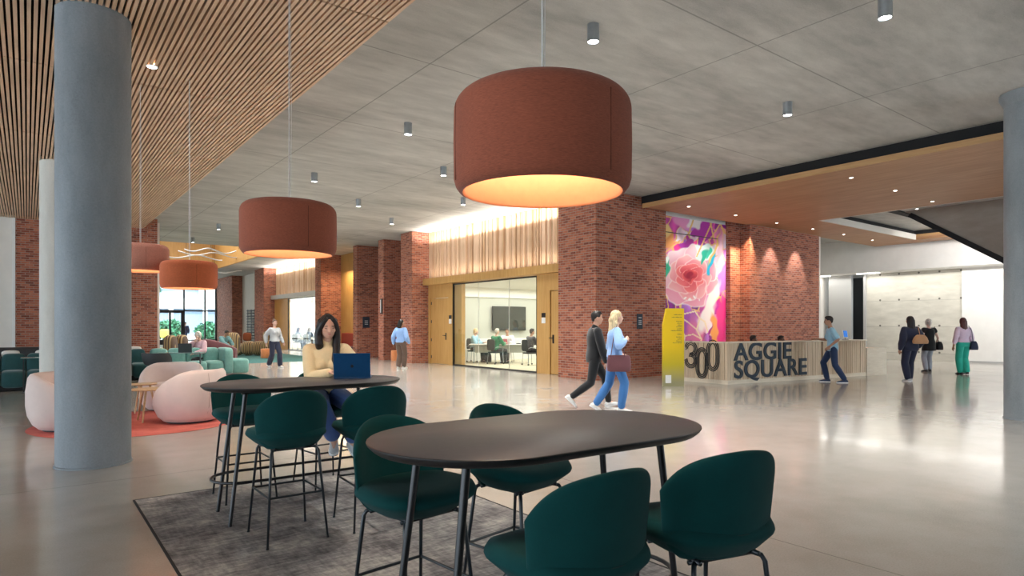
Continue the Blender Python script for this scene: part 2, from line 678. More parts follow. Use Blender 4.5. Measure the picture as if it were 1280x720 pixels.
# far right: white bulkhead, low ceiling, back wall
mb = MB()
mb.box(27.78, 27.95, -9, 20, 3.68, ZC + 1.2)
struct('wall_bulkhead', mb, 'white_paint', 'white bulkhead above the lift lobby')
mb = MB(); mb.box(27.95, 36, -9, 20, 3.72, 3.9)
struct('ceiling_lobby', mb, 'white_paint')
mb = MB(); mb.box(29.4, 29.6, 9.05, 12.75, 0, 3.72)
struct('wall_concrete', mb, 'concrete_wall', 'pale board-marked concrete wall')
mb = MB(); mb.box(29.25, 29.45, -9, 9.05, 0, 3.72)
struct('wall_right', mb, 'white_paint')
mb = MB(); mb.box(29.2, 29.25, -9, 9.05, 0, .08)
struct('baseboard_right', mb, 'grey_plate')
mb = MB()
mb.box(29.4, 29.6, 13.35, 14.35, 0, 3.72)
mb.box(29.4, 29.6, 15.05, 20, 0, 3.72)
mb.box(29.3, 29.6, 12.68, 12.78, 0, 3.72)
struct('wall_lobby', mb, 'grey_plate', 'grey metal panel between lift openings')
mb = MB(); mb.box(31.5, 31.6, 11, 20, 0, 3.72)
struct('wall_lift_lobby', mb, M['dark_metal'] if False else 'charcoal')
for k, (a0, a1) in enumerate(((12.85, 13.3), (14.4, 15.0))):
    mb = MB(); mb.box(30.2, 30.26, a0 - .6, a1 + .7, 0, 2.3)
    struct('door_%d' % (k + 1), mb, 'dark_metal')
light('AREA', 'lobby_light', ab(28.7, 8, 3.6), 115, (1, .98, .93), (0, 0, YAW), 1.2, 14)

light('AREA', 'bulkhead_fill', ab(24.5, 5.5, ZC - .12), 260, (1, .98, .96), (Matrix.Rotation(YAW, 3, 'Z') @ Matrix.Rotation(math.radians(-62), 3, 'Y')).to_euler(), .5, 5)  # unseen area lamp added to brighten the white bulkhead
mb = MB(); mb.box(-14, 13, -9.3, -9, 0, ZC + .3)  # unseen wall added behind the camera to cut front light, open at right
struct('wall_light_block', mb, 'warm_white')
# ------------------------------------------------------------------ brick piers and walls (all in building coordinates)
def pier(b0, b1, a0, a1, lab=None, top=ZC):
    mb = MB(); mb.box(b0, b1, a0, a1, 0, top)
    return struct('wall_brick_pier', mb, 'brick', lab)
mb = MB()
mb.prism([(11.83, 11.85), (14.67, 11.85), (14.67, 13.0), (12.6, 13.34), (11.85, 13.34)], 0, ZC)
struct('wall_brick_pier', mb, 'brick', 'large red brick pier beside the mural')
mb = MB(); mb.box(14.67, 17.87, 12.03, 12.3, 0, ZC)
struct('wall_mural', mb, 'white_paint')
mb = MB(); mb.prism([(17.87, 11.86), (18.42, 11.86), (18.42, 11.5), (22.85, 11.5), (22.85, 13.2), (17.87, 13.2)], 0, ZC)
struct('wall_brick_pier', mb, 'brick', 'red brick wall behind the reception desk')
mb = MB(); mb.box(22.85, 23.05, 11.55, 14, 0, ZC); mb.box(23.0, 31.5, 14.6, 14.8, 0, ZC) 
struct('wall_lobby_side', mb, 'warm_white')

pier(11.65, 12.7, 21.49, 22.4, 'brick pier at the left end of the meeting room')
pier(11.79, 13.2, 24.2, 24.70, 'narrow brick pier with a slim wall light')
pier(11.70, 13.2, 26.7, 27.1, 'brick pier with a round-cornered wall sign')
pier(11.70, 13.0, 31.05, 31.85, 'brick pier beyond the seated woman')
pier(11.70, 12.6, 40.7, 42.7, 'brick pier beside the far meeting room')
pier(11.70, 12.5, 48.4, 53.2, 'farthest brick pier beside the entrance glazing')
mb = MB(); mb.box(12.95, 13.2, 22.4, 26.7, 0, ZC)
struct('wall_recess', mb, 'brick')
mb = MB(); mb.box(12.75, 13.0, 27.1, 31.05, 0, ZC)
struct('wall_alcove', mb, 'ochre_wood', 'ochre timber back of the seating alcove')
mb = MB(); mb.box(12.4, 12.6, 42.7, 48.4, 0, ZC)
struct('wall_far_white', mb, 'warm_white')
# left brick wall and white wall
mb = MB(); mb.box(-.28, 3.5, 24.3, 25.2, 0, ZC)
struct('wall_left_brick', mb, 'brick', 'red brick wall behind the teal sofas')
mb = MB(); mb.box(-14, -.36, 24.35, 24.6, 0, ZS + .1)
struct('wall_left', mb, 'warm_white')
mb = MB(); mb.box(-.36, -.28, 24.28, 24.6, 0, ZS + .1)
struct('trim_left', mb, 'white_paint')
mb = MB(); mb.box(3.5, 3.7, 25.2, 53, 0, ZC)
struct('wall_west', mb, 'warm_white')

# ------------------------------------------------------------------ fluted timber panels, headers, glazed rooms
def fluted(name, bf, a0, a1, z0, z1, lab):
    rnd = random.Random(11)
    mb = MB()
    a = a0
    while a < a1 - .02:
        w_ = rnd.choice((.035, .05, .07, .10, .14))
        w_ = min(w_, a1 - a)
        dd = rnd.choice((.0, .03, .06, .09))
        mb.cur = 1 if rnd.random() < .18 else 0
        mb.box(bf - .02 + dd, bf + .16, a, a + w_ - .008, z0, z1)
        a += w_
    mb.cur = 1
    mb.box(bf + .13, bf + .18, a0, a1, z0, z1)
    return struct(name, mb, ['flute_wood', 'flute_dark'], lab)

fluted('wall_fluted_timber', 12.40, 13.34, 21.49, 3.22, ZC, 'fluted pale timber above the meeting room')
fluted('wall_fluted_timber', 12.40, 31.85, 40.7, 3.30, ZC, 'fluted timber above the far meeting room')
mb = MB(); mb.box(12.12, 12.6, 13.34, 21.62, 3.0, 3.2); mb.box(12.12, 12.15, 13.34, 21.62, 3.2, 3.245)
struct('trim_header', mb, 'ochre_wood', 'ochre timber header over the meeting room')
mb = MB(); mb.box(12.12, 12.6, 31.85, 40.7, 3.08, 3.28); mb.box(12.12, 12.15, 31.85, 40.7, 3.28, 3.32)
struct('trim_header', mb, 'grey_plate')
mb = MB()
mb.box(12.36, 12.52, 19.74, 20.02, 0, 3.0)
mb.box(12.36, 12.52, 21.36, 21.49, 0, 3.0)
mb.box(12.36, 12.52, 20.02, 21.36, 2.5, 3.0)
mb.box(12.36, 12.52, 14.30, 14.90, 0, 3.0); mb.box(12.36, 12.52, 13.34, 14.30, 2.5, 3.0)
struct('wall_ochre_panel', mb, 'ochre_wood')

def flush_door(name, a0, a1, bf, handle_a, lab):
    o = struct(name, MB().box(bf, bf + .05, a0, a1, .01, 2.48), 'ochre_wood', lab)
    h = MB().box(bf - .012, bf, handle_a - .035, handle_a + .035, .92, 1.18)
    h.cyl((bf - .06, handle_a, 1.08), (bf, handle_a, 1.08), .012)
    h.box(bf - .07, bf - .05, handle_a - .01, handle_a + .13, 1.07, 1.095)
    hh = h.build('door_handle', 'black_metal', o)
    for z in (.2, .85, 1.55, 2.25):
        MB().box(bf - .012, bf + .01, a1 - .05 if handle_a < (a0 + a1) / 2 else a0, a1 if handle_a < (a0 + a1) / 2 else a0 + .05, z, z + .11).build('hinge', 'dark_metal', o)
    return o
flush_door('door_3', 20.04, 21.34, 12.40, 20.25, 'ochre timber door with black lever handle')

# the part of the ochre wall right of the glazing stands at b 12.40 behind the big pier's edge
flush_door('door_5', 13.36, 14.28, 12.40, 14.18, 'ochre timber door squeezed between the glazing and the big pier')
# meeting room shell
def room(b0, b1, a0, a1, h, back, lab):
    mb = MB(); mb.box(b0, b1, a0, a1, -.02, .012)
    struct('floor_room', mb, 'carpet')
    mb = MB(); mb.box(b0, b1, a0, a1, h, h + .1)
    struct('ceiling_room', mb, 'white_paint')
    mb = MB(); mb.box(b0, b1 + .1, a1, a1 + .12, 0, h)
    o = struct('wall_room_back', mb, back, lab)
    mb = MB(); mb.box(b1, b1 + .1, a0, a1, 0, h); mb.box(b0 + .05, b1, a0 - .1, a0, 0, h)
    struct('wall_room_side', mb, 'cream')
room(12.52, 20, 14.7, 21.5, 3.02, 'room_grey', 'grey wall carrying the meeting room screen')
mb = MB(); mb.box(12.7, 20, 21.4, 21.5, 0.0, .92)
struct('trim_wainscot', mb, 'white_paint')
mb = MB(); mb.box(12.7, 20, 21.42, 21.5, 2.62, 3.02)
struct('trim_room_upper', mb, 'white_paint')
light('AREA', 'meeting_room_light', ab(15.8, 18.3, 2.95), 260, (1, .96, .86), (0, 0, YAW), 5.5, 5.5)
room(12.52, 19, 32, 40.6, 3.05, 'white_paint', 'white wall of the far meeting room')
light('AREA', 'far_room_light', ab(15.5, 36.5, 2.98), 420, (1, .99, .95), (0, 0, YAW), 5.5, 8)

def glazing(n, bf, a0, a1, z0, z1, divs, fr=.045, lab=None):
    mb = MB()
    mb.box(bf - .03, bf + .03, a0, a0 + fr, z0, z1); mb.box(bf - .03, bf + .03, a1 - fr, a1, z0, z1)
    mb.box(bf - .03, bf + .03, a0, a1, z0, z0 + fr); mb.box(bf - .03, bf + .03, a0, a1, z1 - fr, z1)
    o = struct('window_%d' % n, mb, 'black_metal', lab)
    e = [a0 + fr] + list(divs) + [a1 - fr]
    g = MB()
    for i in range(len(e) - 1):
        g.box(bf - .008, bf + .008, e[i] + .006, e[i + 1] - .006, z0 + fr, z1 - fr)
    g.build('pane', 'glass', o)
    s = MB()
    for d_ in divs:
        s.box(bf - .012, bf + .012, d_ - .006, d_ + .006, z0 + fr, z1 - fr)
    if divs:
        s.build('glazing_seam', 'wire', o)
    return o
glazing(1, 12.40, 14.90, 19.74, .0, 2.98, [16.35, 18.1], lab='meeting room glass front in a slim black frame')
mb = MB(); mb.box(12.44, 12.60, 19.25, 19.74, 0, 2.98)
struct('wall_jamb', mb, 'ochre_wood')
glazing(2, 12.40, 33.0, 38.2, .0, 3.06, [35.0], lab='glass front of the far meeting room')
mb = MB(); mb.box(12.36, 12.5, 38.2, 40.7, 0, 3.08)
struct('wall_ochre_panel_far', mb, 'ochre_wood')
mb = MB(); mb.box(12.36, 12.5, 31.85, 33.0, 0, 3.08)
struct('wall_ochre_panel_near', mb, 'ochre_wood')

# right-hand door between glazing and the big pier

# cove lights washing the fluted timber and ceiling
for a0, a1, e in ((13.5, 21.3, 150), (32.2, 40.4, 190)):
    mb = MB(); mb.box(12.16, 12.26, a0, a1, 3.205 if a0 < 20 else 3.285, 3.235 if a0 < 20 else 3.31)
    o = mb.build('cove_light_strip', 'cove'); o.rotation_euler = (0, 0, YAW)
    tag(o, 'warm light strip washing up the fluted timber ' + ('of the near meeting room' if a0 < 20 else 'of the far meeting room'), 'light strip')
    # slot light at the top of the timber, shining on the ceiling
    light('AREA', 'cove_glow', ab(12.1, (a0 + a1) / 2, ZC - .45), e * .8, (1, .95, .87), (PI, 0, YAW), .35, a1 - a0)
    light('AREA', 'cove_wash', ab(12.2, (a0 + a1) / 2, 3.3), e * .13, (1, .88, .70), (PI, 0, YAW), .06, a1 - a0)

# ------------------------------------------------------------------ entrance glazing at the far end (a = 53, b 3.7 .. 11.7)
mb = MB()
A = 53.0
for bb in (3.75, 5.6, 7.5, 9.4, 10.85, 11.62):
    mb.box(bb - .05, bb + .05, A - .08, A + .08, 0, ZC)
for z in (.30, 2.52, ZC - .08):
    mb.box(3.7, 11.7, A - .08, A + .08, z, z + .1)
o = struct('window_3', mb, 'dark_metal', 'tall entrance glazing at the far end')
g = MB(); g.box(3.7, 11.7, A - .01, A + .01, .1, ZC - .1)
g.build('pane', 'glass', o)
mb = MB()
for x0, x1 in ((7.55, 7.68), (8.38, 8.52), (9.18, 9.35)):
    mb.box(x0, x1, A - .12, A - .04, 0, 2.5)
mb.box(7.55, 9.35, A - .12, A - .04, 2.4, 2.52)
mb.box(7.55, 9.35, A - .12, A - .04, .02, .3)
struct('door_4', mb, 'dark_metal', 'dark framed glass entrance doors')
# ================================================================== columns
def column(b, a, top, mat, lab, r=.34):
    mb = MB()
    mb.lathe([(r + .012, 0), (r + .012, .015), (r, .02), (r, top)], 64)
    o = mb.build('column', mat, smooth=False, auto=30, loc=ab(b, a))
    return tag(o, lab, kind='structure')
column(.56, 7.98, ZS + .07, 'concrete_column', 'thick round concrete column in front of the pink armchairs')
column(.52, 15.6, ZS + .07, 'concrete_column_pale', 'pale round column behind the thick one', .33)
column(.62, 23.2, ZS + .07, 'concrete_column_pale', 'third pale round column', .33)
column(12.33, 2.90, ZC, 'concrete_column', 'round concrete column at the right edge')
mb = MB(); mb.lathe([(.34, ZC - .18), (.40, ZC - .06), (.40, ZC)], 64)
tag(mb.build('column_collar', 'concrete_column', auto=30, loc=ab(12.33, 2.90)), kind='structure')

# ================================================================== pendants
def dome(r, h, t=.02, rc=.07):
    """fabric drum: rounded shoulders, open underneath with a turned-in rim"""
    pr = [(.001, h - .004)]
    for k in range(9):
        th = PI / 2 * k / 8
        pr.append((r - rc + rc * math.sin(th), h - rc + rc * math.cos(th)))
    pr += [(r + .002, h * .5), (r, .05), (r - .008, .022), (r - .022, .004), (r - .034, .0), (r - .042, .008)]
    pr += [(r - .042, h * .5), (r - .05, h - .09), (r - .09, h - .05), (.001, h - .045)]
    return pr


def pendant(px_ab, z, fab_mat, in_mat, label, r=.35, h=.385, watts=3.5, col=(1, .80, .58)):
    root = empty('pendant_lamp', (px_ab[0], px_ab[1], z), YAW)
    tag(root, label, 'pendant lamp', 'fabric drum pendants over the tables')
    mb = MB()
    pr = dome(r, h)
    mb.lathe(pr[:13], 72)
    sh = MB()
    seg = 72
    sh.lathe(pr, seg)
    sh.mi = []
    for k in range(len(pr) - 1):
        sh.mi += [0 if k < 14 else 1] * seg
    sh.mi += [0, 1]
    shade = sh.build('lamp_shade', [fab_mat, in_mat], root, auto=50)
    for ang in (-86, 40, 160):
        sm = MB()
        th = math.radians(ang)
        sm.tube([((r + .001) * math.cos(th), (r + .001) * math.sin(th), z_) for z_ in np.linspace(.03, h - .06, 6)], .0022, 5)
        sm.build('seam', fab_mat + '_seam', shade)
    MB().lathe([(.001, h - .075), (r - .12, h - .075), (r - .11, h - .066), (r - .12, h - .06), (.001, h - .06)], 48).build('diffuser', 'lamp_diffuser', root, auto=40)
    cb = MB()
    top = (ZS + .07 if label.find('slat') >= 0 else ZC) - z
    cb.cyl((0, 0, h - .01), (0, 0, top), .0035, seg=6)
    cb.cyl((0, 0, h - .01), (0, 0, h + .02), .018, seg=12)
    cb.tube([(.012, 0, h), (.02, .004, h + .6), (.012, 0, h + 1.3), (.004, 0, top)], .0018, 5)
    cb.build('cable', 'wire', root)
    light('AREA', 'pendant_glow', (px_ab[0], px_ab[1], z + h - .085), watts, col, (0, 0, 0), .36)
    return root


def pend_fab(name, col):
    t = NT(name)
    tc = t.node('ShaderNodeTexCoord')
    mp = t.node('ShaderNodeMapping'); mp.inputs['Scale'].default_value = (60, 60, 420)
    t.link(tc.outputs['Object'], mp.inputs['Vector'])
    f = t.noise(mp.outputs['Vector'], 1, 3)
    g = t.noise(tc.outputs['Object'], 4, 3)
    s = t.math('ADD', t.math('MULTIPLY', f, .75), t.math('MULTIPLY', g, .25))
    t.set(color=t.ramp(s, [(.3, tuple(c * .72 for c in col)), (.7, tuple(min(1, c * 1.3) for c in col))]), rough=.95, sheen=.1)
    t.bump(f, .35, .002)
    M[name] = t.m
    M[name + '_seam'] = plain(name + '_seam', tuple(c * .55 for c in col), .9)
pend_fab('terracotta_felt', (.33, .085, .042))
pend_fab('orange_felt', (.56, .13, .045))
pend_fab('rose_felt', (.48, .20, .14))
M['lamp_lining'] = plain('lamp_lining', (.72, .30, .14), .9, var=.04)
M['lamp_diffuser'] = emit('lamp_diffuser', (1, .93, .80), 6)
pendant((.12, 2.52), 1.975, 'terracotta_felt', 'lamp_lining', 'big terracotta fabric drum lamp hanging over the near black table')
pendant((-1.70, 4.83), 1.99, 'terracotta_felt', 'lamp_lining', 'terracotta drum lamp hanging above the table with the laptop')
pendant((-4.29, 8.42), 1.94, 'orange_felt', 'lamp_lining', 'bright orange drum lamp hanging near the end glazing', r=.345, h=.36)
pendant((-5.06, 8.62), 2.19, 'rose_felt', 'lamp_lining', 'dusty rose drum lamp half hidden by the column, under the slat ceiling', r=.35, h=.36)

# ================================================================== ceiling downlights
def surface_downlight(b, a):
    root = empty('ceiling_downlight', ab(b, a, ZC - .21), YAW)
    tag(root, 'small grey cylinder downlight on the concrete ceiling', 'ceiling light', 'cylinder downlights on the concrete ceiling')
    sh = MB(); sh.lathe([(.072, .21), (.072, .0), (.066, 0), (.060, .012), (.060, .05), (.001, .05)], 28)
    sh.build('housing', 'aluminium', root, auto=30)
    MB().lathe([(.001, .010), (.058, .010), (.058, .02), (.001, .02)], 20).build('lens', 'lamp_emit', root)
    return root
grid = [(5.38, 5.43), (5.38, 10.07), (5.38, 14.7), (5.38, 19.35), (5.38, 24.1), (5.38, 28.5),
        (7.52, 3.05), (7.5, 7.7), (7.5, 12.35), (7.5, 17.0), (7.5, 21.6), (7.5, 26.1),
        (9.75, 5.42), (9.75, 10.0), (9.75, 15.0), (9.7, 19.3), (9.75, 24.3)]
d0 = None
for b, a in grid:
    if d0 is None:
        d0 = surface_downlight(b, a)
    else:
        c = copy_tree(d0); c.location = ab(b, a, ZC - .21)
    light('SPOT', 'downlight_beam', ab(b, a, ZC - .22), 420, (1, .96, .90), (0, 0, 0), .05, spot=125, blend=1)
cnames = {(7.52, 3.05): 'largest cylinder downlight on the concrete ceiling, toward the right edge column',
          (5.38, 5.43): 'cylinder downlight just above the big terracotta lamp',
          (9.75, 5.42): 'cylinder downlight nearest the black shadow gap of the timber soffit',
          (5.38, 10.07): 'cylinder downlight left of the big terracotta lamp, the larger and higher one',
          (7.5, 12.35): 'cylinder downlight close to the left side of the big terracotta lamp, lower than its neighbour',
          (5.38, 14.7): 'cylinder downlight straight above the second terracotta lamp',
          (7.5, 17.0): 'cylinder downlight between the second terracotta lamp and the brick piers',
          (9.7, 19.3): 'cylinder downlight just above the narrow brick piers',
          (9.75, 15.0): 'cylinder downlight peeking out beneath the rim of the big terracotta lamp',
          (9.75, 24.3): 'tiny cylinder downlight at the right flank of the second terracotta lamp',
          (5.38, 24.1): 'cylinder downlight left of the second terracotta lamp, near its upper edge',
          (5.38, 28.5): 'farthest cylinder downlight, above the bright orange lamp'}
for o in [o for o in COL.objects if o.name.startswith('ceiling_downlight')]:
    for (b, a), t_ in cnames.items():
        if (o.location - ab(b, a, ZC - .21)).length < .02:
            o['label'] = t_

def recessed(name, loc, mat, r=.038, lab=None, grp=None, spot=None):
    root = empty(name, loc, YAW)
    tag(root, lab, 'ceiling light', grp)
    MB().lathe([(r + .012, -.004), (r + .012, .004), (r, .006), (r, -.006)], 24, closed=True).build('trim_ring', 'white_plastic', root)
    MB().lathe([(.001, -.002), (r, -.002), (r, .004), (.001, .004)], 20).build('lens', mat, root)
    return root
first = None
SPX = [(1064, 222), (1119, 238), (1165.5, 251.6), (1146, 261), (919.5, 269), (971, 278.5), (1016, 286), (1054.6, 293), (1090.5, 300), (861, 258)]
slab_ = ['recessed spot in the timber soffit, largest and nearest the right column',
         'recessed spot in the timber soffit, second from the right column',
         'recessed spot by the near corner of the soffit opening, upper of two',
         'recessed spot at the edge of the soffit opening, lower of two',
         'bright recessed spot in the soffit above the orange-lit brick',
         'recessed spot above the purple-grey brick, nearest the mural side',
         'recessed spot left of the soffit opening at the far brick corner',
         'recessed spot in the strip of soffit beyond the opening, nearer one',
         'recessed spot at the farthest corner of the timber soffit',
         'faint recessed spot in the soffit directly above the mural']
for (px, py), lb in zip(SPX, slab_):
    d_ = (ZS - CAM_H) * 792 / (407 - py)
    p = Vector(((px - 640) / 792 * d_, d_, ZS - .004))
    if first is None:
        first = recessed('recessed_downlight', p, 'lamp_warm', lab=lb, grp='recessed spots in the timber soffit')
    else:
        first2 = copy_tree(first); first2.location = p; first2['label'] = lb
    light('SPOT', 'soffit_beam', p + Vector((0, 0, -.02)), 55, (1, .86, .70), (0, 0, 0), .04, spot=85, blend=.8)
# wall washers on brick and mural
for b, w_ in ((15.4, 55), (16.5, 60), (17.5, 45)):
    p = ab(b, 11.0, ZS - .03)
    light('SPOT', 'mural_wash', p, w_, (1, .93, .88), Euler((math.radians(24), 0, YAW)), .05, spot=78, blend=.7)
for b, w_ in ((17.9, 260), (18.25, 260)):
    light('SPOT', 'brick_wash', ab(b, 11.2, ZS - .03), w_, (1, .66, .40), Euler((math.radians(16), 0, YAW)), .03, spot=60, blend=.6)
for b in (19.6, 21.2):
    light('SPOT', 'brick_wash', ab(b, 10.9, ZS - .03), 130, (1, .94, .90), Euler((math.radians(18), 0, YAW)), .03, spot=55, blend=.6)
r_ = recessed('recessed_downlight', ab(.62, 10.55, ZS - .002), 'lamp_emit', .055, 'bright recessed spot between the timber slats beside the thick column', None)
p = Vector(((190 - 640) / 792 * 792 * (ZS - CAM_H) / (407 - 83), 792 * (ZS - CAM_H) / (407 - 83), ZS - .004))
r_.location = p
light('SPOT', 'slat_beam', p + Vector((0, 0, -.02)), 60, (1, .95, .9), (0, 0, 0), .04, spot=90, blend=.8)
# lobby linear lights
for i, (px, py) in enumerate(((1085, 342), (1165, 335), (1025, 346))):
    d_ = (3.70 - CAM_H) * 792 / (407 - py)
    mb = MB(); mb.box(-.06, .06, -.45, .45, 0, .02)
    o = mb.build('linear_ceiling_light', 'strip', loc=((px - 640) / 792 * d_, d_, 3.695), rot=(0, 0, YAW + .5 - .5))
    tag(o, ('white linear light above the concrete wall, left one', 'white linear light above the concrete wall, right one',
            'small linear light at the corner of the brick wall')[i], 'ceiling light')

# ================================================================== vintage grey rug
mb = MB(); mb.box(.71, 3.02, -3, 6.06, .0, .006)
o = mb.build('area_rug', 'rug'); o.rotation_euler = (0, 0, YAW)
tag(o, 'large worn grey patterned rug under both black tables', 'rug')
mb = MB(); mb.box(.695, .71, -3, 6.075, .0, .007); mb.box(3.02, 3.035, -3, 6.075, .0, .007); mb.box(.695, 3.035, 6.06, 6.075, 0, .007)
e_ = mb.build('binding', 'black_matte', o)

# ================================================================== oval high tables
def stadium(L, W, n=24, off=0.0):
    r = W / 2 + off
    h = (L - W) / 2
    pts = []
    for k in range(n + 1):
        t = -PI / 2 + PI * k / n
        pts.append((h + r * math.cos(t), r * math.sin(t)))
    for k in range(n + 1):
        t = PI / 2 + PI * k / n
        pts.append((-h + r * math.cos(t), r * math.sin(t)))
    return pts


def high_table(b, a, rot, label):
    L, W, H = 1.54, .885, 1.0
    root = empty('high_table', ab(b, a, .0065), YAW + rot)
    tag(root, label, 'table', 'oval high tables on the grey rug')
    mb = MB()
    s0 = stadium(L, W)
    rings = [[(x, y, H - .034) for x, y in stadium(L, W, off=-.028)], [(x, y, H - .027) for x, y in stadium(L, W, off=-.018)],
             [(x, y, H - .014) for x, y in stadium(L, W, off=-.004)], [(x, y, H - .008) for x, y in s0],
             [(x, y, H - .0025) for x, y in s0], [(x, y, H) for x, y in stadium(L, W, off=-.003)]]
    mb.loft(rings)
    nn = len(s0)
    mb.mi = [1] * (nn * 5) + [1, 0]
    mb.build('tabletop', ['table_top', 'table_edge'], root, auto=45)
    for sx in (-1, 1):
        for sy in (-1, 1):
            m2 = MB()
            m2.cyl((sx * .50, sy * .19, H - .036), (sx * .615, sy * .225, .0), .0165, .0135, 16)
            m2.cyl((sx * .615, sy * .225, 0), (sx * .616, sy * .2255, -.0), .0135, .0135, 12) if False else None
            m2.build('leg', 'black_metal', root, auto=40)
    fr = MB()
    fr.box(-.53, .53, -.21, -.18, H - .058, H - .036); fr.box(-.53, .53, .18, .21, H - .058, H - .036)
    fr.box(-.515, -.485, -.21, .21, H - .058, H - .036); fr.box(.485, .515, -.21, .21, H - .058, H - .036)
    fr.build('underframe', 'black_metal', root)
    ft = MB()
    ft.tube([(x, y, .30) for x, y in stadium(1.40, .43, 14)], .011, 10, closed=True)
    ft.build('foot_ring', 'black_metal', root, smooth=True)
    return root
high_table(1.76, 2.07, -.043, 'black oval high table in front, nobody seated at it')
high_table(1.78, 5.04, -.043, 'black oval high table with the open laptop on it')

# ================================================================== bar stools
def superell(n, rx, ry, e, z, cx=0, cy=0):
    pts = []
    for i in range(n):
        t = 2 * PI * i / n
        c, s = math.cos(t), math.sin(t)
        pts.append((cx + rx * math.copysign(abs(c) ** (2 / e), c), cy + ry * math.copysign(abs(s) ** (2 / e), s), z))
    return pts


def make_stool():
    root = empty('bar_stool', (0, 0, 0))
    # seat, front towards +y
    mb = MB()
    prof = [(.30, .30, .618, .0), (.62, .62, .622, .0), (.78, .78, .648, .0), (.93, .93, .684, .005), (.985, .985, .698, .006), (1, 1, .708, .006), (.99, .99, .720, .006),
            (.95, .95, .732, .005), (.85, .85, .742, 0), (.6, .6, .744, 0), (.3, .3, .740, 0), (.05, .05, .738, 0)]
    n = 56
    rings = []
    for sx, sy, z, dy in prof:
        ring = []
        for (x, y, zz) in superell(n, .255 * sx, .240 * sy, 2.7, z, 0, .0 + dy):
            k = 1 + .07 * (y / .24)            # a little wider towards the front
            ring.append((x * k, y, zz + (.010 * (abs(x) / .24) ** 2 if zz > .72 else 0) - (.012 * max(0, y / .24) ** 3)))
        rings.append(ring)
    mb.loft(rings)
    mb.build('seat', 'green_wool', root, auto=60)
    # backrest: closed cushion shell wrapped round the rear of the seat
    NU, NV = 36, 30
    T = .021

    def P(u, v):
        # the top edge arches down towards the sides; under the seam the shell narrows and tucks under the seat
        zt = 1.018 - .075 * abs(u) ** 2 - .075 * abs(u) ** 6
        z = .622 + v * (zt - .622)
        if z < .725:
            k = (z - .622) / .103
            hw = .160 + (.234 - .160) * math.sin(k * PI / 2)
        else:
            k = 1
            hw = .234 + .026 * (z - .725) / .29
        x = u * hw
        bend = .140 * (abs(x) / .25) ** 2.0
        y = -.180 - .050 * (z - .622) / .396 + bend
        if z < .725:
            y += .05 * (1 - k) ** 1.3
        return Vector((x, y - .012, z))
    us = [math.sin(PI / 2 * (-1 + 2 * i / NU)) for i in range(NU + 1)]
    vsv = [.5 - .5 * math.cos(PI * j / NV) for j in range(NV + 1)]
    grid = [[P(u, v) for u in us] for v in vsv]
    nrm = [[None] * (NU + 1) for _ in range(NV + 1)]
    for j in range(NV + 1):
        for i in range(NU + 1):
            du = grid[j][min(i + 1, NU)] - grid[j][max(i - 1, 0)]
            dv = grid[min(j + 1, NV)][i] - grid[max(j - 1, 0)][i]
            c = du.cross(dv)
            nrm[j][i] = c.normalized() if c.length > 1e-9 else Vector((0, -1, 0))
    vs, fs = [], []
    for side in (1, -1):
        for j in range(NV + 1):
            for i in range(NU + 1):
                u, v = us[i], vsv[j] * 2 - 1
                t = T * max(0, 1 - abs(u) ** 8) ** .5 * max(0, 1 - abs(v) ** 10) ** .5
                vs.append(grid[j][i] + nrm[j][i] * t * side)
    W1 = NU + 1
    off = (NV + 1) * W1
    for j in range(NV):
        for i in range(NU):
            q = (j * W1 + i, j * W1 + i + 1, (j + 1) * W1 + i + 1, (j + 1) * W1 + i)
            fs.append(q)
            fs.append(tuple(off + k for k in q[::-1]))
    mb = MB(); mb.add(vs, fs)
    ob = mb.build('backrest', 'green_wool', root, auto=70)
    bm = bmesh.new(); bm.from_mesh(ob.data); bmesh.ops.remove_doubles(bm, verts=bm.verts, dist=.0004)
    bmesh.ops.recalc_face_normals(bm, faces=bm.faces); bm.to_mesh(ob.data); bm.free()
    # seam across the back at seat height
    sm = MB()
    sm.tube([P(u, .103 / (.396 - .075 * u * u - .075 * abs(u) ** 6)) + Vector((u * .012, -T - .0005 + .008 * u * u, 0)) for u in np.linspace(-.90, .90, 24)], .0026, 6)
    sm.build('seam', 'green_seam', ob, smooth=True)
    # underframe and legs
    fr = MB()
    for sx in (-1, 1):
        fr.tube([(sx * .13, -.16, .622), (sx * .13, .15, .622)], .009, 8)
    fr.tube([(-.15, -.12, .615), (.15, -.12, .615)], .009, 8); fr.tube([(-.15, .12, .615), (.15, .12, .615)], .009, 8)
    fr.build('underframe', 'stool_metal', root, smooth=True)
    for sx in (-1, 1):
        for sy in (-1, 1):
            l = MB()
            l.tube([(sx * .12, sy * .125, .622), (sx * .150, sy * .150, .612), (sx * .158, sy * .160, .592), (sx * .20, sy * .222, .004)], [.009, .0095, .0095, .0075], 10)
            l.cyl((sx * .20, sy * .222, 0), (sx * .2, sy * .222, .008), .010, seg=10)
            l.build('leg', 'stool_metal', root, smooth=True)
    z = .315
    k = (.592 - z) / .588
    lx, ly = .158 + .042 * k, .160 + .062 * k
    for (p, q) in (((-lx, -ly), (lx, -ly)), ((-lx, ly), (lx, ly)), ((-lx, -ly), (-lx, ly)), ((lx, -ly), (lx, ly))):
        MB().cyl((p[0], p[1], z), (q[0], q[1], z), .0075, seg=10).build('footrest', 'stool_metal', root, auto=40)
    return root
M['green_seam'] = plain('green_seam', (.006, .036, .034), .9)
M['stool_metal'] = plain('stool_metal', (.014, .020, .026), .35, var=.1)
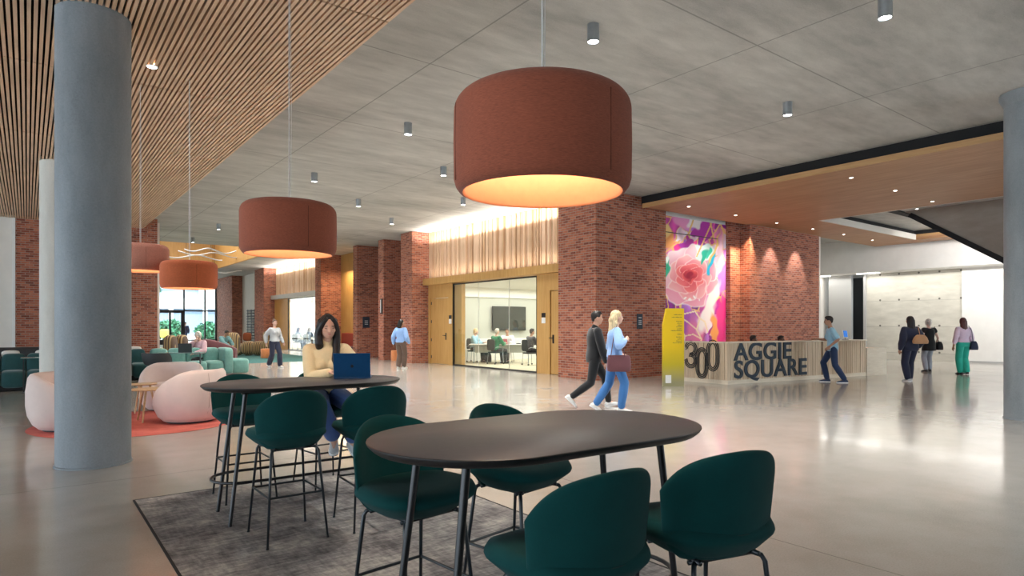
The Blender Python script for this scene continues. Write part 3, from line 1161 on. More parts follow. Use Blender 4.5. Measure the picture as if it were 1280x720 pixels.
stools = [
    # b, a, turn from facing +a (deg), label
    (1.43, 4.42, 0, 'dark green bar stool with its back to us at the laptop table, left of two'),
    (2.02, 4.37, -4, 'dark green bar stool turned away from us at the laptop table, right of two'),
    (1.47, 5.66, 180, 'dark green bar stool on the far side of the laptop table, empty, facing us'),
    (2.17, 5.66, 186, 'dark green bar stool the woman with the laptop sits on'),
    (1.38, 2.53, 187, 'dark green bar stool behind the near table, left one beside the table end'),
    (2.03, 2.60, 190, 'dark green bar stool behind the near table, right one seen past the tabletop'),
    (1.41, 1.53, -3, 'nearest dark green bar stool, its broad back turned, before the near table'),
    (2.01, 1.46, -15, 'dark green bar stool standing partly off the rug, rightmost of all'),
]
proto = make_stool()
for i, (b, a, t, lb) in enumerate(stools):
    o = proto if i == 0 else copy_tree(proto)
    o.location = ab(b, a, .0065)
    o.rotation_euler = (0, 0, YAW + math.radians(t))
    tag(o, lb, 'bar stool', 'dark green upholstered bar stools')

# ================================================================== laptop on the far table
lp = empty('laptop', (-1.335, 5.295, 1.0068), math.radians(8))
tag(lp, 'navy blue laptop open on the far black table', 'laptop')
M['navy_shell'] = plain('navy_shell', (.010, .085, .23), .32, metal=.5, var=.04)
o = MB().box(-.15, .15, .0, .215, 0, .011).build('base', 'navy_shell', lp); bevel(o, .003)
o = MB().box(-.135, .135, .03, .13, .0105, .013).build('keyboard', 'black_matte', lp)
lid = MB()
R_ = Matrix.Rotation(math.radians(11), 4, 'X')
lid.obox(Matrix.Translation((0, 0, .01)) @ R_ @ Matrix.Translation((0, 0, .105)), .30, .006, .205)
o = lid.build('lid', 'navy_shell', lp); bevel(o, .002)
M['screen_glow'] = emit('screen_glow', (.8, .9, 1), 1.2)
MB().obox(Matrix.Translation((0, 0, .01)) @ R_ @ Matrix.Translation((0, .0036, .108)), .285, .001, .185).build('display', 'screen_glow', lp)
# emblem: a small round bitten fruit mark in dark blue
em = MB()
pts = []
for k in range(28):
    t = 2 * PI * k / 28
    r = .0125 * (1 + .07 * math.cos(2 * t))
    x, z = r * math.cos(t), r * 1.08 * math.sin(t)
    dx, dz = x + .0145, z - .001
    dd = math.hypot(dx, dz)
    if dd < .0065:
        x += (.0065 - dd)
    pts.append((x, z))
vs = [R_ @ Vector((x, -.0045, z + .098)) + Vector((0, 0, .01)) for x, z in pts]
vs2 = [R_ @ Vector((x, -.0030, z + .098)) + Vector((0, 0, .01)) for x, z in pts]
em.loft([vs, vs2])
lf = [R_ @ Vector((x, -.0045, z)) + Vector((0, 0, .01)) for x, z in ((-.002, .113), (-.001, .1185), (.003, .121), (.0025, .116))]
lf2 = [p + Vector((0, .0015, 0)) for p in lf]
em.loft([lf, lf2])
em.build('emblem', 'black_metal', lp)
# ================================================================== mural
def build_mural():
    NU, NZ = 150, 210
    b0, b1, z0, z1 = 14.69, 17.85, .02, ZS - .02
    rnd = np.random.RandomState(5)
    uu, zz = np.meshgrid(np.linspace(0, 1, NU + 1), np.linspace(z0, z1, NZ + 1))
    s = 43.2 + (38.9 - 43.2) * uu
    X = uu * 77.5
    Y = 407 - (zz - CAM_H) * s           # the mural's own drawing units, y down
    # wobble
    def wob(x, y, k, ph):
        return np.sin(x * k + ph) * np.cos(y * k * .8 + ph * 1.7)
    Xw = X + 2.2 * wob(X, Y, .17, 1) + 1.2 * wob(Y, X, .4, 2)
    Yw = Y + 2.2 * wob(Y, X, .15, 3) + 1.2 * wob(X, Y, .37, 4)
    # background: crystal cells
    N = 120
    pts = np.c_[rnd.uniform(-5, 83, N), rnd.uniform(258, 490, N)]
    pal = np.array([(.55, .05, .42), (.78, .16, .55), (.90, .35, .62), (.95, .62, .78), (.36, .05, .40), (.62, .30, .75), (.98, .80, .88), (.85, .10, .40), (.95, .50, .45)])
    ci = rnd.randint(0, len(pal), N)
    d = np.full((2,) + X.shape, 1e9)
    idx = np.zeros(X.shape, int)
    for i, (px, py) in enumerate(pts):
        q = np.hypot(Xw - px, (Yw - py) * .62)
        m = q < d[0]
        d[1] = np.where(m, d[0], np.minimum(d[1], q))
        idx = np.where(m, i, idx)
        d[0] = np.where(m, q, d[0])
    col = pal[ci[idx]]
    shade = .82 + .36 * (np.sin(Xw * .5 + ci[idx]) * .5 + .5)[..., None]
    col = col * shade
    edge = (d[1] - d[0]) < .85
    gold = np.array((.93, .66, .30))
    col[edge & (Y < 390)] = gold

    def blob(cx, cy, rx, ry, c, rot=0, soft=0, jag=0, a=1.0):
        nonlocal col
        t = math.radians(rot)
        dx, dy = Xw - cx, Yw - cy
        x = dx * math.cos(t) + dy * math.sin(t)
        y = -dx * math.sin(t) + dy * math.cos(t)
        r = np.hypot(x / rx, y / ry)
        if jag:
            r = r * (1 + jag * np.sin(np.arctan2(y, x) * 5 + cx))
        m = np.clip((1 - r) / (soft + .03), 0, 1)[..., None] * a
        col = col * (1 - m) + np.array(c) * m
    # upper field
    blob(48, 287, 15, 13, (.58, .06, .52), 10, jag=.15)
    blob(30, 312, 11, 12, (.56, .08, .50), 0, jag=.15)
    blob(22, 276, 14, 9, (.90, .45, .70), 30, .3)
    blob(38, 275, 9, 10, (1.0, .93, .92), 20, .2, .1)
    blob(70, 276, 8, 12, (.42, .03, .40), 0, .1, .2)
    blob(7, 298, 8, 13, (.95, .52, .22), 0, .3)
    blob(5, 288, 5, 9, (.98, .78, .40), 0, .3)
    # rose: rings of petals, pale rims outside, coral to deep red inside
    def petal(ang, dist, ln, wd, c_in, c_out, rim=(1, .93, .92), cx=32, cy=346):
        nonlocal col
        t = math.radians(ang)
        px, py = cx + dist * .82 * math.cos(t), cy + dist * math.sin(t)
        dx, dy = Xw - px, Yw - py
        x = dx * math.cos(t) + dy * math.sin(t)
        y = -dx * math.sin(t) + dy * math.cos(t)
        r = np.hypot(x / ln, y / wd) * (1 + .05 * np.sin(np.arctan2(y, x) * 3 + ang))
        m = np.clip((1 - r) * 12, 0, 1)[..., None]
        k = np.clip(.5 + .5 * x / ln, 0, 1)[..., None] ** 1.3
        c = np.array(c_in) * (1 - k) + np.array(c_out) * k
        rimm = (np.clip((r - .86) * 14, 0, 1) * (x > -.3 * ln))[..., None]
        c = c * (1 - rimm) + np.array(rim) * rimm
        col = col * (1 - m) + c * m
    for i, an in enumerate((20, 75, 130, 185, 240, 290, 335)):
        petal(an, 24, 17, 17, (.86, .32, .45), (1.0, .90, .90) if i in (3, 4, 5) else (.95, .55, .66))
    for i, an in enumerate((0, 55, 100, 150, 205, 255, 310)):
        petal(an, 15, 14, 14, (.80, .14, .22), (.97, .62, .62), (1, .84, .82))
    for i, an in enumerate((30, 90, 160, 220, 280, 340)):
        petal(an, 8, 11, 11, (.66, .06, .12), (.93, .32, .32), (.98, .66, .62))
    for i, an in enumerate((60, 180, 300)):
        petal(an, 3, 7, 8, (.45, .02, .08), (.86, .18, .18), (.95, .45, .42))
    blob(32, 344, 3.2, 6, (.42, .02, .08), 15, .3)
    blob(27, 371, 1.3, 2.4, (1, .98, .96), 20, .2)
    blob(32, 373, 1.2, 2.6, (1, .98, .96), -10, .2)
    blob(37, 370, 1.3, 2.4, (1, .98, .96), 10, .2)
    blob(42, 374, 1.1, 2.0, (1, .98, .96), 0, .2)
    # leaves
    blob(3, 333, 5, 13, (.10, .62, .42), 0, .2, .1)
    blob(5, 326, 2, 6, (.92, 1.0, .92), 10, .3)
    blob(51, 315, 11, 12, (.86, 1, .93), 30, .1, .12)
    blob(49, 320, 3, 11, (.05, .62, .45), 20, .2)
    blob(54, 316, 2.4, 10, (.10, .72, .55), 10, .2)
    blob(58, 330, 3.4, 15, (.02, .60, .80), 16, .15)
    blob(62, 312, 2.2, 26, (.95, .70, .28), 18, .3)
    blob(70, 318, 6, 30, (.96, .70, .78), 5, .4)
    blob(73, 350, 8, 22, (.70, .30, .78), 8, .3)
    # lower field
    blob(20, 415, 26, 34, (.55, .16, .58), 0, .25)
    blob(38, 425, 14, 34, (.85, .30, .55), 0, .3)
    blob(56, 385, 8, 40, (1.0, .95, .95), 22, .3)
    blob(72, 400, 9, 34, (.90, .10, .42), 5, .25)
    blob(62, 412, 5, 26, (.96, .52, .20), -8, .3)
    blob(30, 450, 16, 24, (.42, .14, .62), 0, .3)
    blob(60, 455, 14, 24, (.93, .32, .55), 0, .3)
    cream = np.array((1, .88, .68))
    paths = [[(3, 392), (12, 388), (20, 396), (18, 408), (26, 420), (24, 436), (30, 450)], [(12, 388), (26, 392), (38, 389), (44, 398), (40, 412), (46, 424), (42, 440)],
             [(26, 420), (36, 418), (46, 424)], [(20, 396), (30, 403), (40, 412)], [(2, 410), (10, 415), (18, 408)], [(44, 398), (50, 402), (54, 415)]]
    for pth in paths:
        for (x0, y0), (x1, y1) in zip(pth, pth[1:]):
            L = (x1 - x0) ** 2 + (y1 - y0) ** 2
            t = np.clip(((X - x0) * (x1 - x0) + (Y - y0) * (y1 - y0)) / L, 0, 1)
            dd = np.hypot(X - x0 - t * (x1 - x0), Y - y0 - t * (y1 - y0))
            col = np.where((dd < .8)[..., None], cream, col)
    for (x0, y0, x1, y1) in ((66, 262, 40, 320), (54, 262, 62, 300), (76, 270, 56, 300), (60, 262, 77, 292), (0, 318, 20, 300), (40, 262, 30, 292)):
        L = (x1 - x0) ** 2 + (y1 - y0) ** 2
        t = np.clip(((X - x0) * (x1 - x0) + (Y - y0) * (y1 - y0)) / L, 0, 1)
        dd = np.hypot(X - x0 - t * (x1 - x0), Y - y0 - t * (y1 - y0))
        col = np.where((dd < .9)[..., None], gold, col)
    col = np.clip(col, 0, 1) ** 1.35
    vs = [(b0 + u * (b1 - b0), 12.0, z) for u, z in zip(uu.ravel(), zz.ravel())]
    W1 = NU + 1
    fs = [(j * W1 + i, j * W1 + i + 1, (j + 1) * W1 + i + 1, (j + 1) * W1 + i) for j in range(NZ) for i in range(NU)]
    mb = MB(); mb.add(vs, fs)
    me = mb.mesh('mural', M['mural'])
    at = me.color_attributes.new('paint', 'FLOAT_COLOR', 'POINT')
    at.data.foreach_set('color', np.c_[col.reshape(-1, 3), np.ones(col.size // 3)].ravel().astype(np.float32))
    # origin at its own base
    o = bpy.data.objects.new('wall_mural_artwork', me)
    COL.objects.link(o); o.rotation_euler = (0, 0, YAW)
    o.name = 'mural_panel'
    o['paint'] = 'mural'
    tag(o, 'tall floral mural in pinks, purples and gold between the brick walls', 'mural')
    MB().box(b0, b1, 12.004, 12.03, z0, z1).build('backing_board', 'white_paint', o)
    MB().box(b0, b1 - .5, 11.96, 11.975, 4.18, 4.2).build('hanging_rail', 'dark_metal', o)
    return o
M['mural'] = vcol('mural_paint', .45)
build_mural()

# ================================================================== reception desk
desk = empty('reception_desk', (0, 0, 0), YAW)
desk.location = ab(13.65, 9.13)
tag(desk, 'long slatted timber reception desk with large dark lettering', 'reception desk')
H = 1.045
# footprint relative to the near corner (x along b, y along a): left face runs +y 1.4, front face runs +x 5.65 turning slightly
FE = (5.62, -.80)                 # far end of the front face
fdir = Vector((FE[0], FE[1], 0)); flen = fdir.length; fdir.normalize()
fnor = Vector((fdir.y, -fdir.x, 0))      # outwards, towards us
fang = math.atan2(fdir.y, fdir.x)
body = MB()
T = .75
inn = Vector((0, 0, 0)) - fnor * T
poly = [(0.03, .03), (FE[0], FE[1] + .03), (FE[0] - fnor.x * T, FE[1] - fnor.y * T), (T + .03, T), (T, 1.42), (.03, 1.42)]
body.prism(poly, .09, H - .03)
body.build('carcass', 'desk_gap', desk)
# plinth
pl = MB(); pl.prism([(-.004, -.004), (FE[0], FE[1] - .004), (FE[0], FE[1] + .5), (.6, .6), (.6, 1.44), (-.004, 1.44)], 0, .10)
pl.build('plinth', 'desk_pale', desk)
# left slats
rnd = random.Random(3)
def slats(length, mat4):
    mb = MB()
    x = .002
    while x < length - .02:
        w_ = rnd.choice((.03, .036, .044))
        d_ = rnd.choice((.018, .024, .03))
        m = mat4 @ Matrix.Translation((x + w_ / 2, -d_ / 2 + .03, (H - .03 + .10) / 2))
        mb.obox(m, w_, d_, H - .13)
        x += w_ + .012
    return mb
ML = Matrix.Rotation(PI / 2, 4, 'Z') @ Matrix.Scale(-1, 4, Vector((0, 1, 0)))
MF = Matrix.Rotation(fang, 4, 'Z')
mbL = MB()
x = .004
while x < 1.42:
    w_ = rnd.choice((.03, .036, .044)); d_ = rnd.choice((.018, .024, .03))
    mbL.box(.03 - d_, .03, x, min(x + w_, 1.43), .10, H - .03); x += w_ + .012
mbL.build('slat_cladding', 'desk_wood', desk)
slats(flen, MF).build('slat_cladding', 'desk_wood', desk)
# vertical end posts / seams
for x in (flen * .645,):
    MB().obox(MF @ Matrix.Translation((x, .0, (H + .07) / 2)), .02, .05, H - .13).build('seam_post', 'desk_gap', desk)
# countertop
ct = MB(); ct.prism([(-.02, -.03), (FE[0] + .02, FE[1] - .03), (FE[0] + .02 - fnor.x * .35, FE[1] - fnor.y * .35), (.34, .30), (.34, 1.45), (-.02, 1.45)], H - .03, H)
bevel(ct.build('countertop', 'desk_pale', desk), .004)
# low end unit, right of the desk
lo = MB()
le = [(FE[0] + .03, FE[1] - .02), (FE[0] + 1.05, FE[1] - .13), (FE[0] + 1.05, FE[1] + .5), (FE[0] + .03, FE[1] + .6)]
lo.prism(le, .08, .80)
lo.build('low_end_unit', 'desk_pale', desk)
MB().prism([(x, y) for x, y in le], .0, .08).build('plinth', 'desk_pale', desk)

# lettering: built-in sans face, thickened, standing off the slats
def word(txt, size, x, z, parent, cap=True):
    c = bpy.data.curves.new('lettering', 'FONT')
    c.body = txt
    c.size = size
    c.extrude = .012
    c.offset = size * .017
    c.space_character = 1.04
    c.align_x = 'LEFT'
    c.materials.append(M['letter_blue'])
    o = bpy.data.objects.new('lettering', c)
    COL.objects.link(o)
    o.parent = parent
    o.matrix_parent_inverse = Matrix.Identity(4)
    o.location = fdir * x + fnor * .013 + Vector((0, 0, z))
    o.rotation_euler = (PI / 2, 0, fang)
    bpy.context.view_layer.update()
    me = bpy.data.meshes.new_from_object(o.evaluated_get(bpy.context.evaluated_depsgraph_get()))
    me.materials.clear(); me.materials.append(M['letter_blue'])
    q = bpy.data.objects.new('lettering', me)
    COL.objects.link(q)
    q.parent = parent
    q.location = o.location
    q.rotation_euler = o.rotation_euler
    q.scale = (1.27, 1.08, 1)
    bpy.data.objects.remove(o)
    return q
M['letter_blue'] = plain('letter_blue', (.022, .040, .062), .4, var=.05)
M['letter_black'] = plain('letter_black', (.016, .014, .014), .45, var=.05)
w1 = word('AGGIE', .57, .22, .592, desk)
w2 = word('SQUARE', .57, .21, .150, desk)

# the triple-line numerals 3 0 0 on the left face
def numeral_path(kind):
    # (y along the face, z), numerals .95 high in total; drawn left to right as we look at the face
    pts = []
    if kind == 'zero':
        r, h = .155, .50
        for k in range(17):
            t = PI * k / 16
            pts.append((r * math.cos(t), h / 2 - r + r * math.sin(t) + 0))
        for k in range(17):
            t = PI + PI * k / 16
            pts.append((r * math.cos(t), -h / 2 + r + r * math.sin(t)))
        pts.append(pts[0])
    else:
        r = .135
        c1, c2 = .125, -.125
        pts.append((-.15, c1 + .02))
        for k in range(13):
            t = PI - .15 - (PI * 1.42) * k / 12
            pts.append((r * math.cos(t), c1 + r * math.sin(t) * .92))
        pts.append((-.045, .0))
        for k in range(13):
            t = PI * .42 + .0 - (PI * 1.45) * k / 12
            pts.append((r * math.cos(t), c2 + r * math.sin(t) * .92))
        pts.append((-.15, c2 - .02))
    return pts


def ribbon(mb, pts, off, w_, dash=None):
    P = [Vector((x, z)) for x, z in pts]
    n = len(P)
    closed = (P[0] - P[-1]).length < 1e-6
    run = 0
    L, Rr = [], []
    for i in range(n):
        if closed:
            d = (P[(i + 1) % (n - 1)] - P[(i - 1) % (n - 1)])
        else:
            d = P[min(i + 1, n - 1)] - P[max(i - 1, 0)]
        d.normalize()
        nn = Vector((-d.y, d.x))
        L.append(P[i] + nn * (off + w_ / 2)); Rr.append(P[i] + nn * (off - w_ / 2))
    for i in range(n - 1):
        q = [L[i], L[i + 1], Rr[i + 1], Rr[i]]
        vs = [(-.004, -p.x, p.y) for p in q] + [(.006, -p.x, p.y) for p in q]
        mb.add(vs, [(0, 1, 2, 3), (7, 6, 5, 4), (0, 4, 5, 1), (1, 5, 6, 2), (2, 6, 7, 3), (3, 7, 4, 0)])
for kind, yc, zc in (('three', 1.08, .70), ('zero', .745, .50), ('zero', .42, .70)):
    mb = MB()
    pth = numeral_path(kind)
    if kind == 'zero':
        sc_ = 1.30
        pth = [(x * .88, z * 1.38) for x, z in pth]
    else:
        pth = [(x * 1.08, z * 1.22) for x, z in pth]
    for off in (-.042, 0, .042):
        ribbon(mb, pth, off, .024)
    o = mb.build('numeral', 'letter_black', desk)
    o.location = (-.008, yc, zc)

# small device on the counter
dv = empty('counter_terminal', desk.matrix_world @ Vector((0, 0, 0)))
pp = ab(13.65, 9.13) + Matrix.Rotation(YAW, 3, 'Z') @ (fdir * 4.9 + Vector((0, .12, 0))) 
dv.location = (pp.x, pp.y, H + .0)
dv.rotation_euler = (0, 0, YAW * .4)
tag(dv, 'small tablet on a stand on the reception counter', 'tablet')
o = MB().box(-.07, .07, -.05, .05, 0, .01).build('stand_base', 'dark_metal', dv)
MB().cyl((0, 0, .01), (0, .01, .12), .008).build('stand_stem', 'dark_metal', dv)
MB().obox(Matrix.Translation((0, 0, .17)) @ Matrix.Rotation(math.radians(-12), 4, 'X'), .15, .012, .21).build('body', 'white_plastic', dv)
M['tablet_blue'] = emit('tablet_blue', (.05, .18, .55), .8)
MB().obox(Matrix.Translation((0, -.008, .17)) @ Matrix.Rotation(math.radians(-12), 4, 'X'), .13, .003, .18).build('display', 'tablet_blue', dv)

# ================================================================== yellow totem
tt = empty('totem_sign', (3.85, 15.15, 0), math.radians(4))
tag(tt, 'yellow freestanding directory sign left of the reception desk', 'sign')
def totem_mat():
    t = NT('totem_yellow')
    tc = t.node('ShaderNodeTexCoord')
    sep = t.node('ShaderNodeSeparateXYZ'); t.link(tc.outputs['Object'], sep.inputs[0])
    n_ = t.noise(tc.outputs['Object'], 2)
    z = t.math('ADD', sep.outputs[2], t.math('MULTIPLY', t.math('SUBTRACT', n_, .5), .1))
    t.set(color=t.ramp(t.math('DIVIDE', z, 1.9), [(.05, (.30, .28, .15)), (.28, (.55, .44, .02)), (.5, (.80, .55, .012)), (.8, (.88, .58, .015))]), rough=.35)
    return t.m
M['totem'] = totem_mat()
prof = [(-.255, 0), (.255, 0), (.255, 1.86), (-.175, 1.86), (-.255, 1.46)]
mb = MB()
vs = [(x, -.05, z) for x, z in prof] + [(x, .05, z) for x, z in prof]
mb.add(vs, [(0, 1, 2, 3, 4), (9, 8, 7, 6, 5)] + [(i, i + 5, (i + 1) % 5 + 5, (i + 1) % 5) for i in range(5)])
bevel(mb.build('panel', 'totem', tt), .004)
mb = MB()
mb2 = MB()
rows = [(1.70, .20, .9), (1.64, .24, .9), (1.545, .13, .9), (1.50, .10, .9), (1.455, .10, .9), (1.41, .14, .9), (1.365, .12, .9), (1.32, .27, .9),
        (1.235, .10, .9), (1.17, .14, .9), (1.12, .10, .9), (1.075, .14, .9), (1.03, .22, .9)]
rnd = random.Random(9)
for z, L, _ in rows:
    x = .20
    while x > .20 - L:
        w_ = rnd.uniform(.008, .018)
        h_ = rnd.choice((.012, .018))
        mb.box(x - w_, x, -.0525, -.05, z, z + h_)
        x -= w_ + .005
M['totem_ink'] = plain('totem_ink', (.16, .14, .05), .6)
mb.build('directory_text', 'totem_ink', tt)
MB().box(-.20, -.06, -.053, -.05, .08, .27).build('white_sticker', 'white_plastic', tt)

# ================================================================== wall signs and plates
def wall_plate(name, b0, b1, a0, a1, z0, z1, lab, marks=()):
    cb, ca_ = (b0 + b1) / 2, (a0 + a1) / 2
    root = empty(name, ab(cb, ca_, z0), YAW)
    tag(root, lab, 'sign')
    o = MB().box(b0 - cb, b1 - cb, a0 - ca_, a1 - ca_, 0, z1 - z0).build('plate', 'navy_sign', root)
    bevel(o, .01)
    if marks:
        m = MB()
        for (x0, x1, y0, y1, q0, q1) in marks:
            m.box(x0, x1, y0, y1, q0, q1)
        m.build('text_lines', 'sign_mark', root)
    return root
wall_plate('wall_sign', 13.42, 13.66, 11.83, 11.85, 1.36, 1.78, 'dark navy wall sign on the big brick pier',
           [(-.06, .06, -.014, -.0095, z, z + .02) for z in (.12, .17, .22, .30)])
wall_plate('wall_sign', 11.98, 12.30, 26.66, 26.70, 1.35, 1.85, 'dark sign projecting from the brick pier behind the seated woman',
           [(-.08, .08, -.024, -.0195, z, z + .025) for z in (.15, .22, .3)])
s_ = empty('slim_wall_light', ab(11.76, 24.35, 1.95), YAW); tag(s_, 'slim vertical dark wall light on the narrow brick pier', 'wall light')
MB().box(-.03, .03, -.07, .07, 0, .62).build('housing', 'dark_metal', s_)
MB().box(-.035, -.028, -.03, .03, .04, .58).build('lens', 'wire', s_)
for (a_, bf, lb) in ((19.88, 12.36, 'small room number plate beside the left ochre door'), (14.58, 12.36, 'small room number plate right of the glazing')):
    r_ = empty('room_plate', ab(bf - .006, a_, 1.52), YAW); tag(r_, lb, 'sign')
    MB().box(-.006, .006, -.085, .085, 0, .17).build('lower_plate', 'white_plastic', r_)
    MB().box(-.006, .006, -.085, .085, .18, .31).build('upper_plate', 'black_metal', r_)
# ================================================================== people
# Every figure: joints placed by two-bone reach from targets, tapered limbs and elliptical torso sections fused into one surface;
# clothes are thin shells that follow the same joints.
PENDING = []     # (temp object, final name, parent, material)


def fuse(mb, name, mat, parent, voxel, smooth_it=5, fac=.5, loc=None):
    me = mb.mesh('tmp_' + name, mat)
    o = bpy.data.objects.new('tmp_' + name, me)
    COL.objects.link(o)
    r = o.modifiers.new('r', 'REMESH'); r.mode = 'VOXEL'; r.voxel_size = voxel
    s = o.modifiers.new('s', 'SMOOTH'); s.factor = fac; s.iterations = smooth_it
    PENDING.append((o, name, parent, mat))


def flush_people():
    bpy.context.view_layer.update()
    dg = bpy.context.evaluated_depsgraph_get()
    for o, name, parent, mat in PENDING:
        me = bpy.data.meshes.new_from_object(o.evaluated_get(dg))
        me.name = name
        me.polygons.foreach_set('use_smooth', [True] * len(me.polygons))
        q = bpy.data.objects.new(name, me)
        COL.objects.link(q)
        q.parent = parent
    for o, *_ in PENDING:
        me = o.data
        bpy.data.objects.remove(o)
        bpy.data.meshes.remove(me)
    PENDING.clear()


def seg_limb(mb, p0, p1, r0, r1, seg=14, flat=1.0):
    p0, p1 = Vector(p0), Vector(p1)
    mb.ball(p0, r0, seg=seg, rings=8)
    mb.ball(p1, r1, seg=seg, rings=8)
    mb.cyl(p0, p1, r0, r1, seg)


def chain(mb, pts, rad, seg=14):
    for i in range(len(pts) - 1):
        seg_limb(mb, pts[i], pts[i + 1], rad[i], rad[i + 1], seg)


def reach(a, t, l1, l2, pole):
    a, t, pole = Vector(a), Vector(t), Vector(pole)
    d = t - a
    L = min(d.length, (l1 + l2) * .9995)
    d.normalize()
    t = a + d * L
    x = (l1 * l1 - l2 * l2 + L * L) / (2 * L)
    h = math.sqrt(max(0, l1 * l1 - x * x))
    pl = pole - d * pole.dot(d)
    pl.normalize()
    return a + d * x + pl * h, t


def ell_ring(c, ux, uy, rx, ry, n=28, e=2.3):
    out = []
    for i in range(n):
        t = 2 * PI * i / n
        cc, ss = math.cos(t), math.sin(t)
        out.append(c + ux * rx * math.copysign(abs(cc) ** (2 / e), cc) + uy * ry * math.copysign(abs(ss) ** (2 / e), ss))
    return out


SKIN = {}
def skin(name, col):
    t = NT(name)
    n_ = t.noise(t.coord(), 12, 3)
    t.set(color=t.ramp(n_, [(.3, tuple(c * .92 for c in col)), (.7, tuple(min(1, c * 1.06) for c in col))]), rough=.55, spec=.35)
    M[name] = t.m
skin('skin_warm', (.60, .34, .24)); skin('skin_light', (.72, .46, .36)); skin('skin_dark', (.14, .065, .04)); skin('skin_tan', (.42, .22, .14))
def cloth(name, col, var=.10, weave=240):
    M[name] = fabric(name, col, weave=weave, var=var, bump=.12)
    return name
def hairm(name, col):
    t = NT(name)
    n_ = t.noise(t.coord('Object', (90, 90, 6)), 1, 4)
    t.set(color=t.ramp(n_, [(.3, tuple(c * .55 for c in col)), (.7, tuple(min(1, c * 1.4) for c in col))]), rough=.5, spec=.4)
    t.bump(n_, .5, .004)
    M[name] = t.m
hairm('hair_black', (.014, .010, .009)); hairm('hair_blonde', (.72, .56, .33)); hairm('hair_grey', (.58, .53, .47)); hairm('hair_brown', (.09, .04, .022)); hairm('hair_dark_red', (.10, .03, .025))
M['eye_white'] = plain('eye_white', (.7, .68, .65), .3, var=.02)
M['lip'] = plain('lip', (.50, .17, .15), .4, var=.05)
M['brow'] = plain('brow', (.02, .012, .01), .8)
M['white_shoe'] = plain('white_shoe', (.75, .74, .72), .6, var=.04)
M['grey_shoe'] = plain('grey_shoe', (.50, .50, .50), .7, var=.05)
M['black_shoe'] = plain('black_shoe', (.015, .015, .018), .5)
M['navy_shoe'] = plain('navy_shoe', (.02, .04, .10), .6)
M['sole'] = plain('sole', (.8, .8, .8), .6)


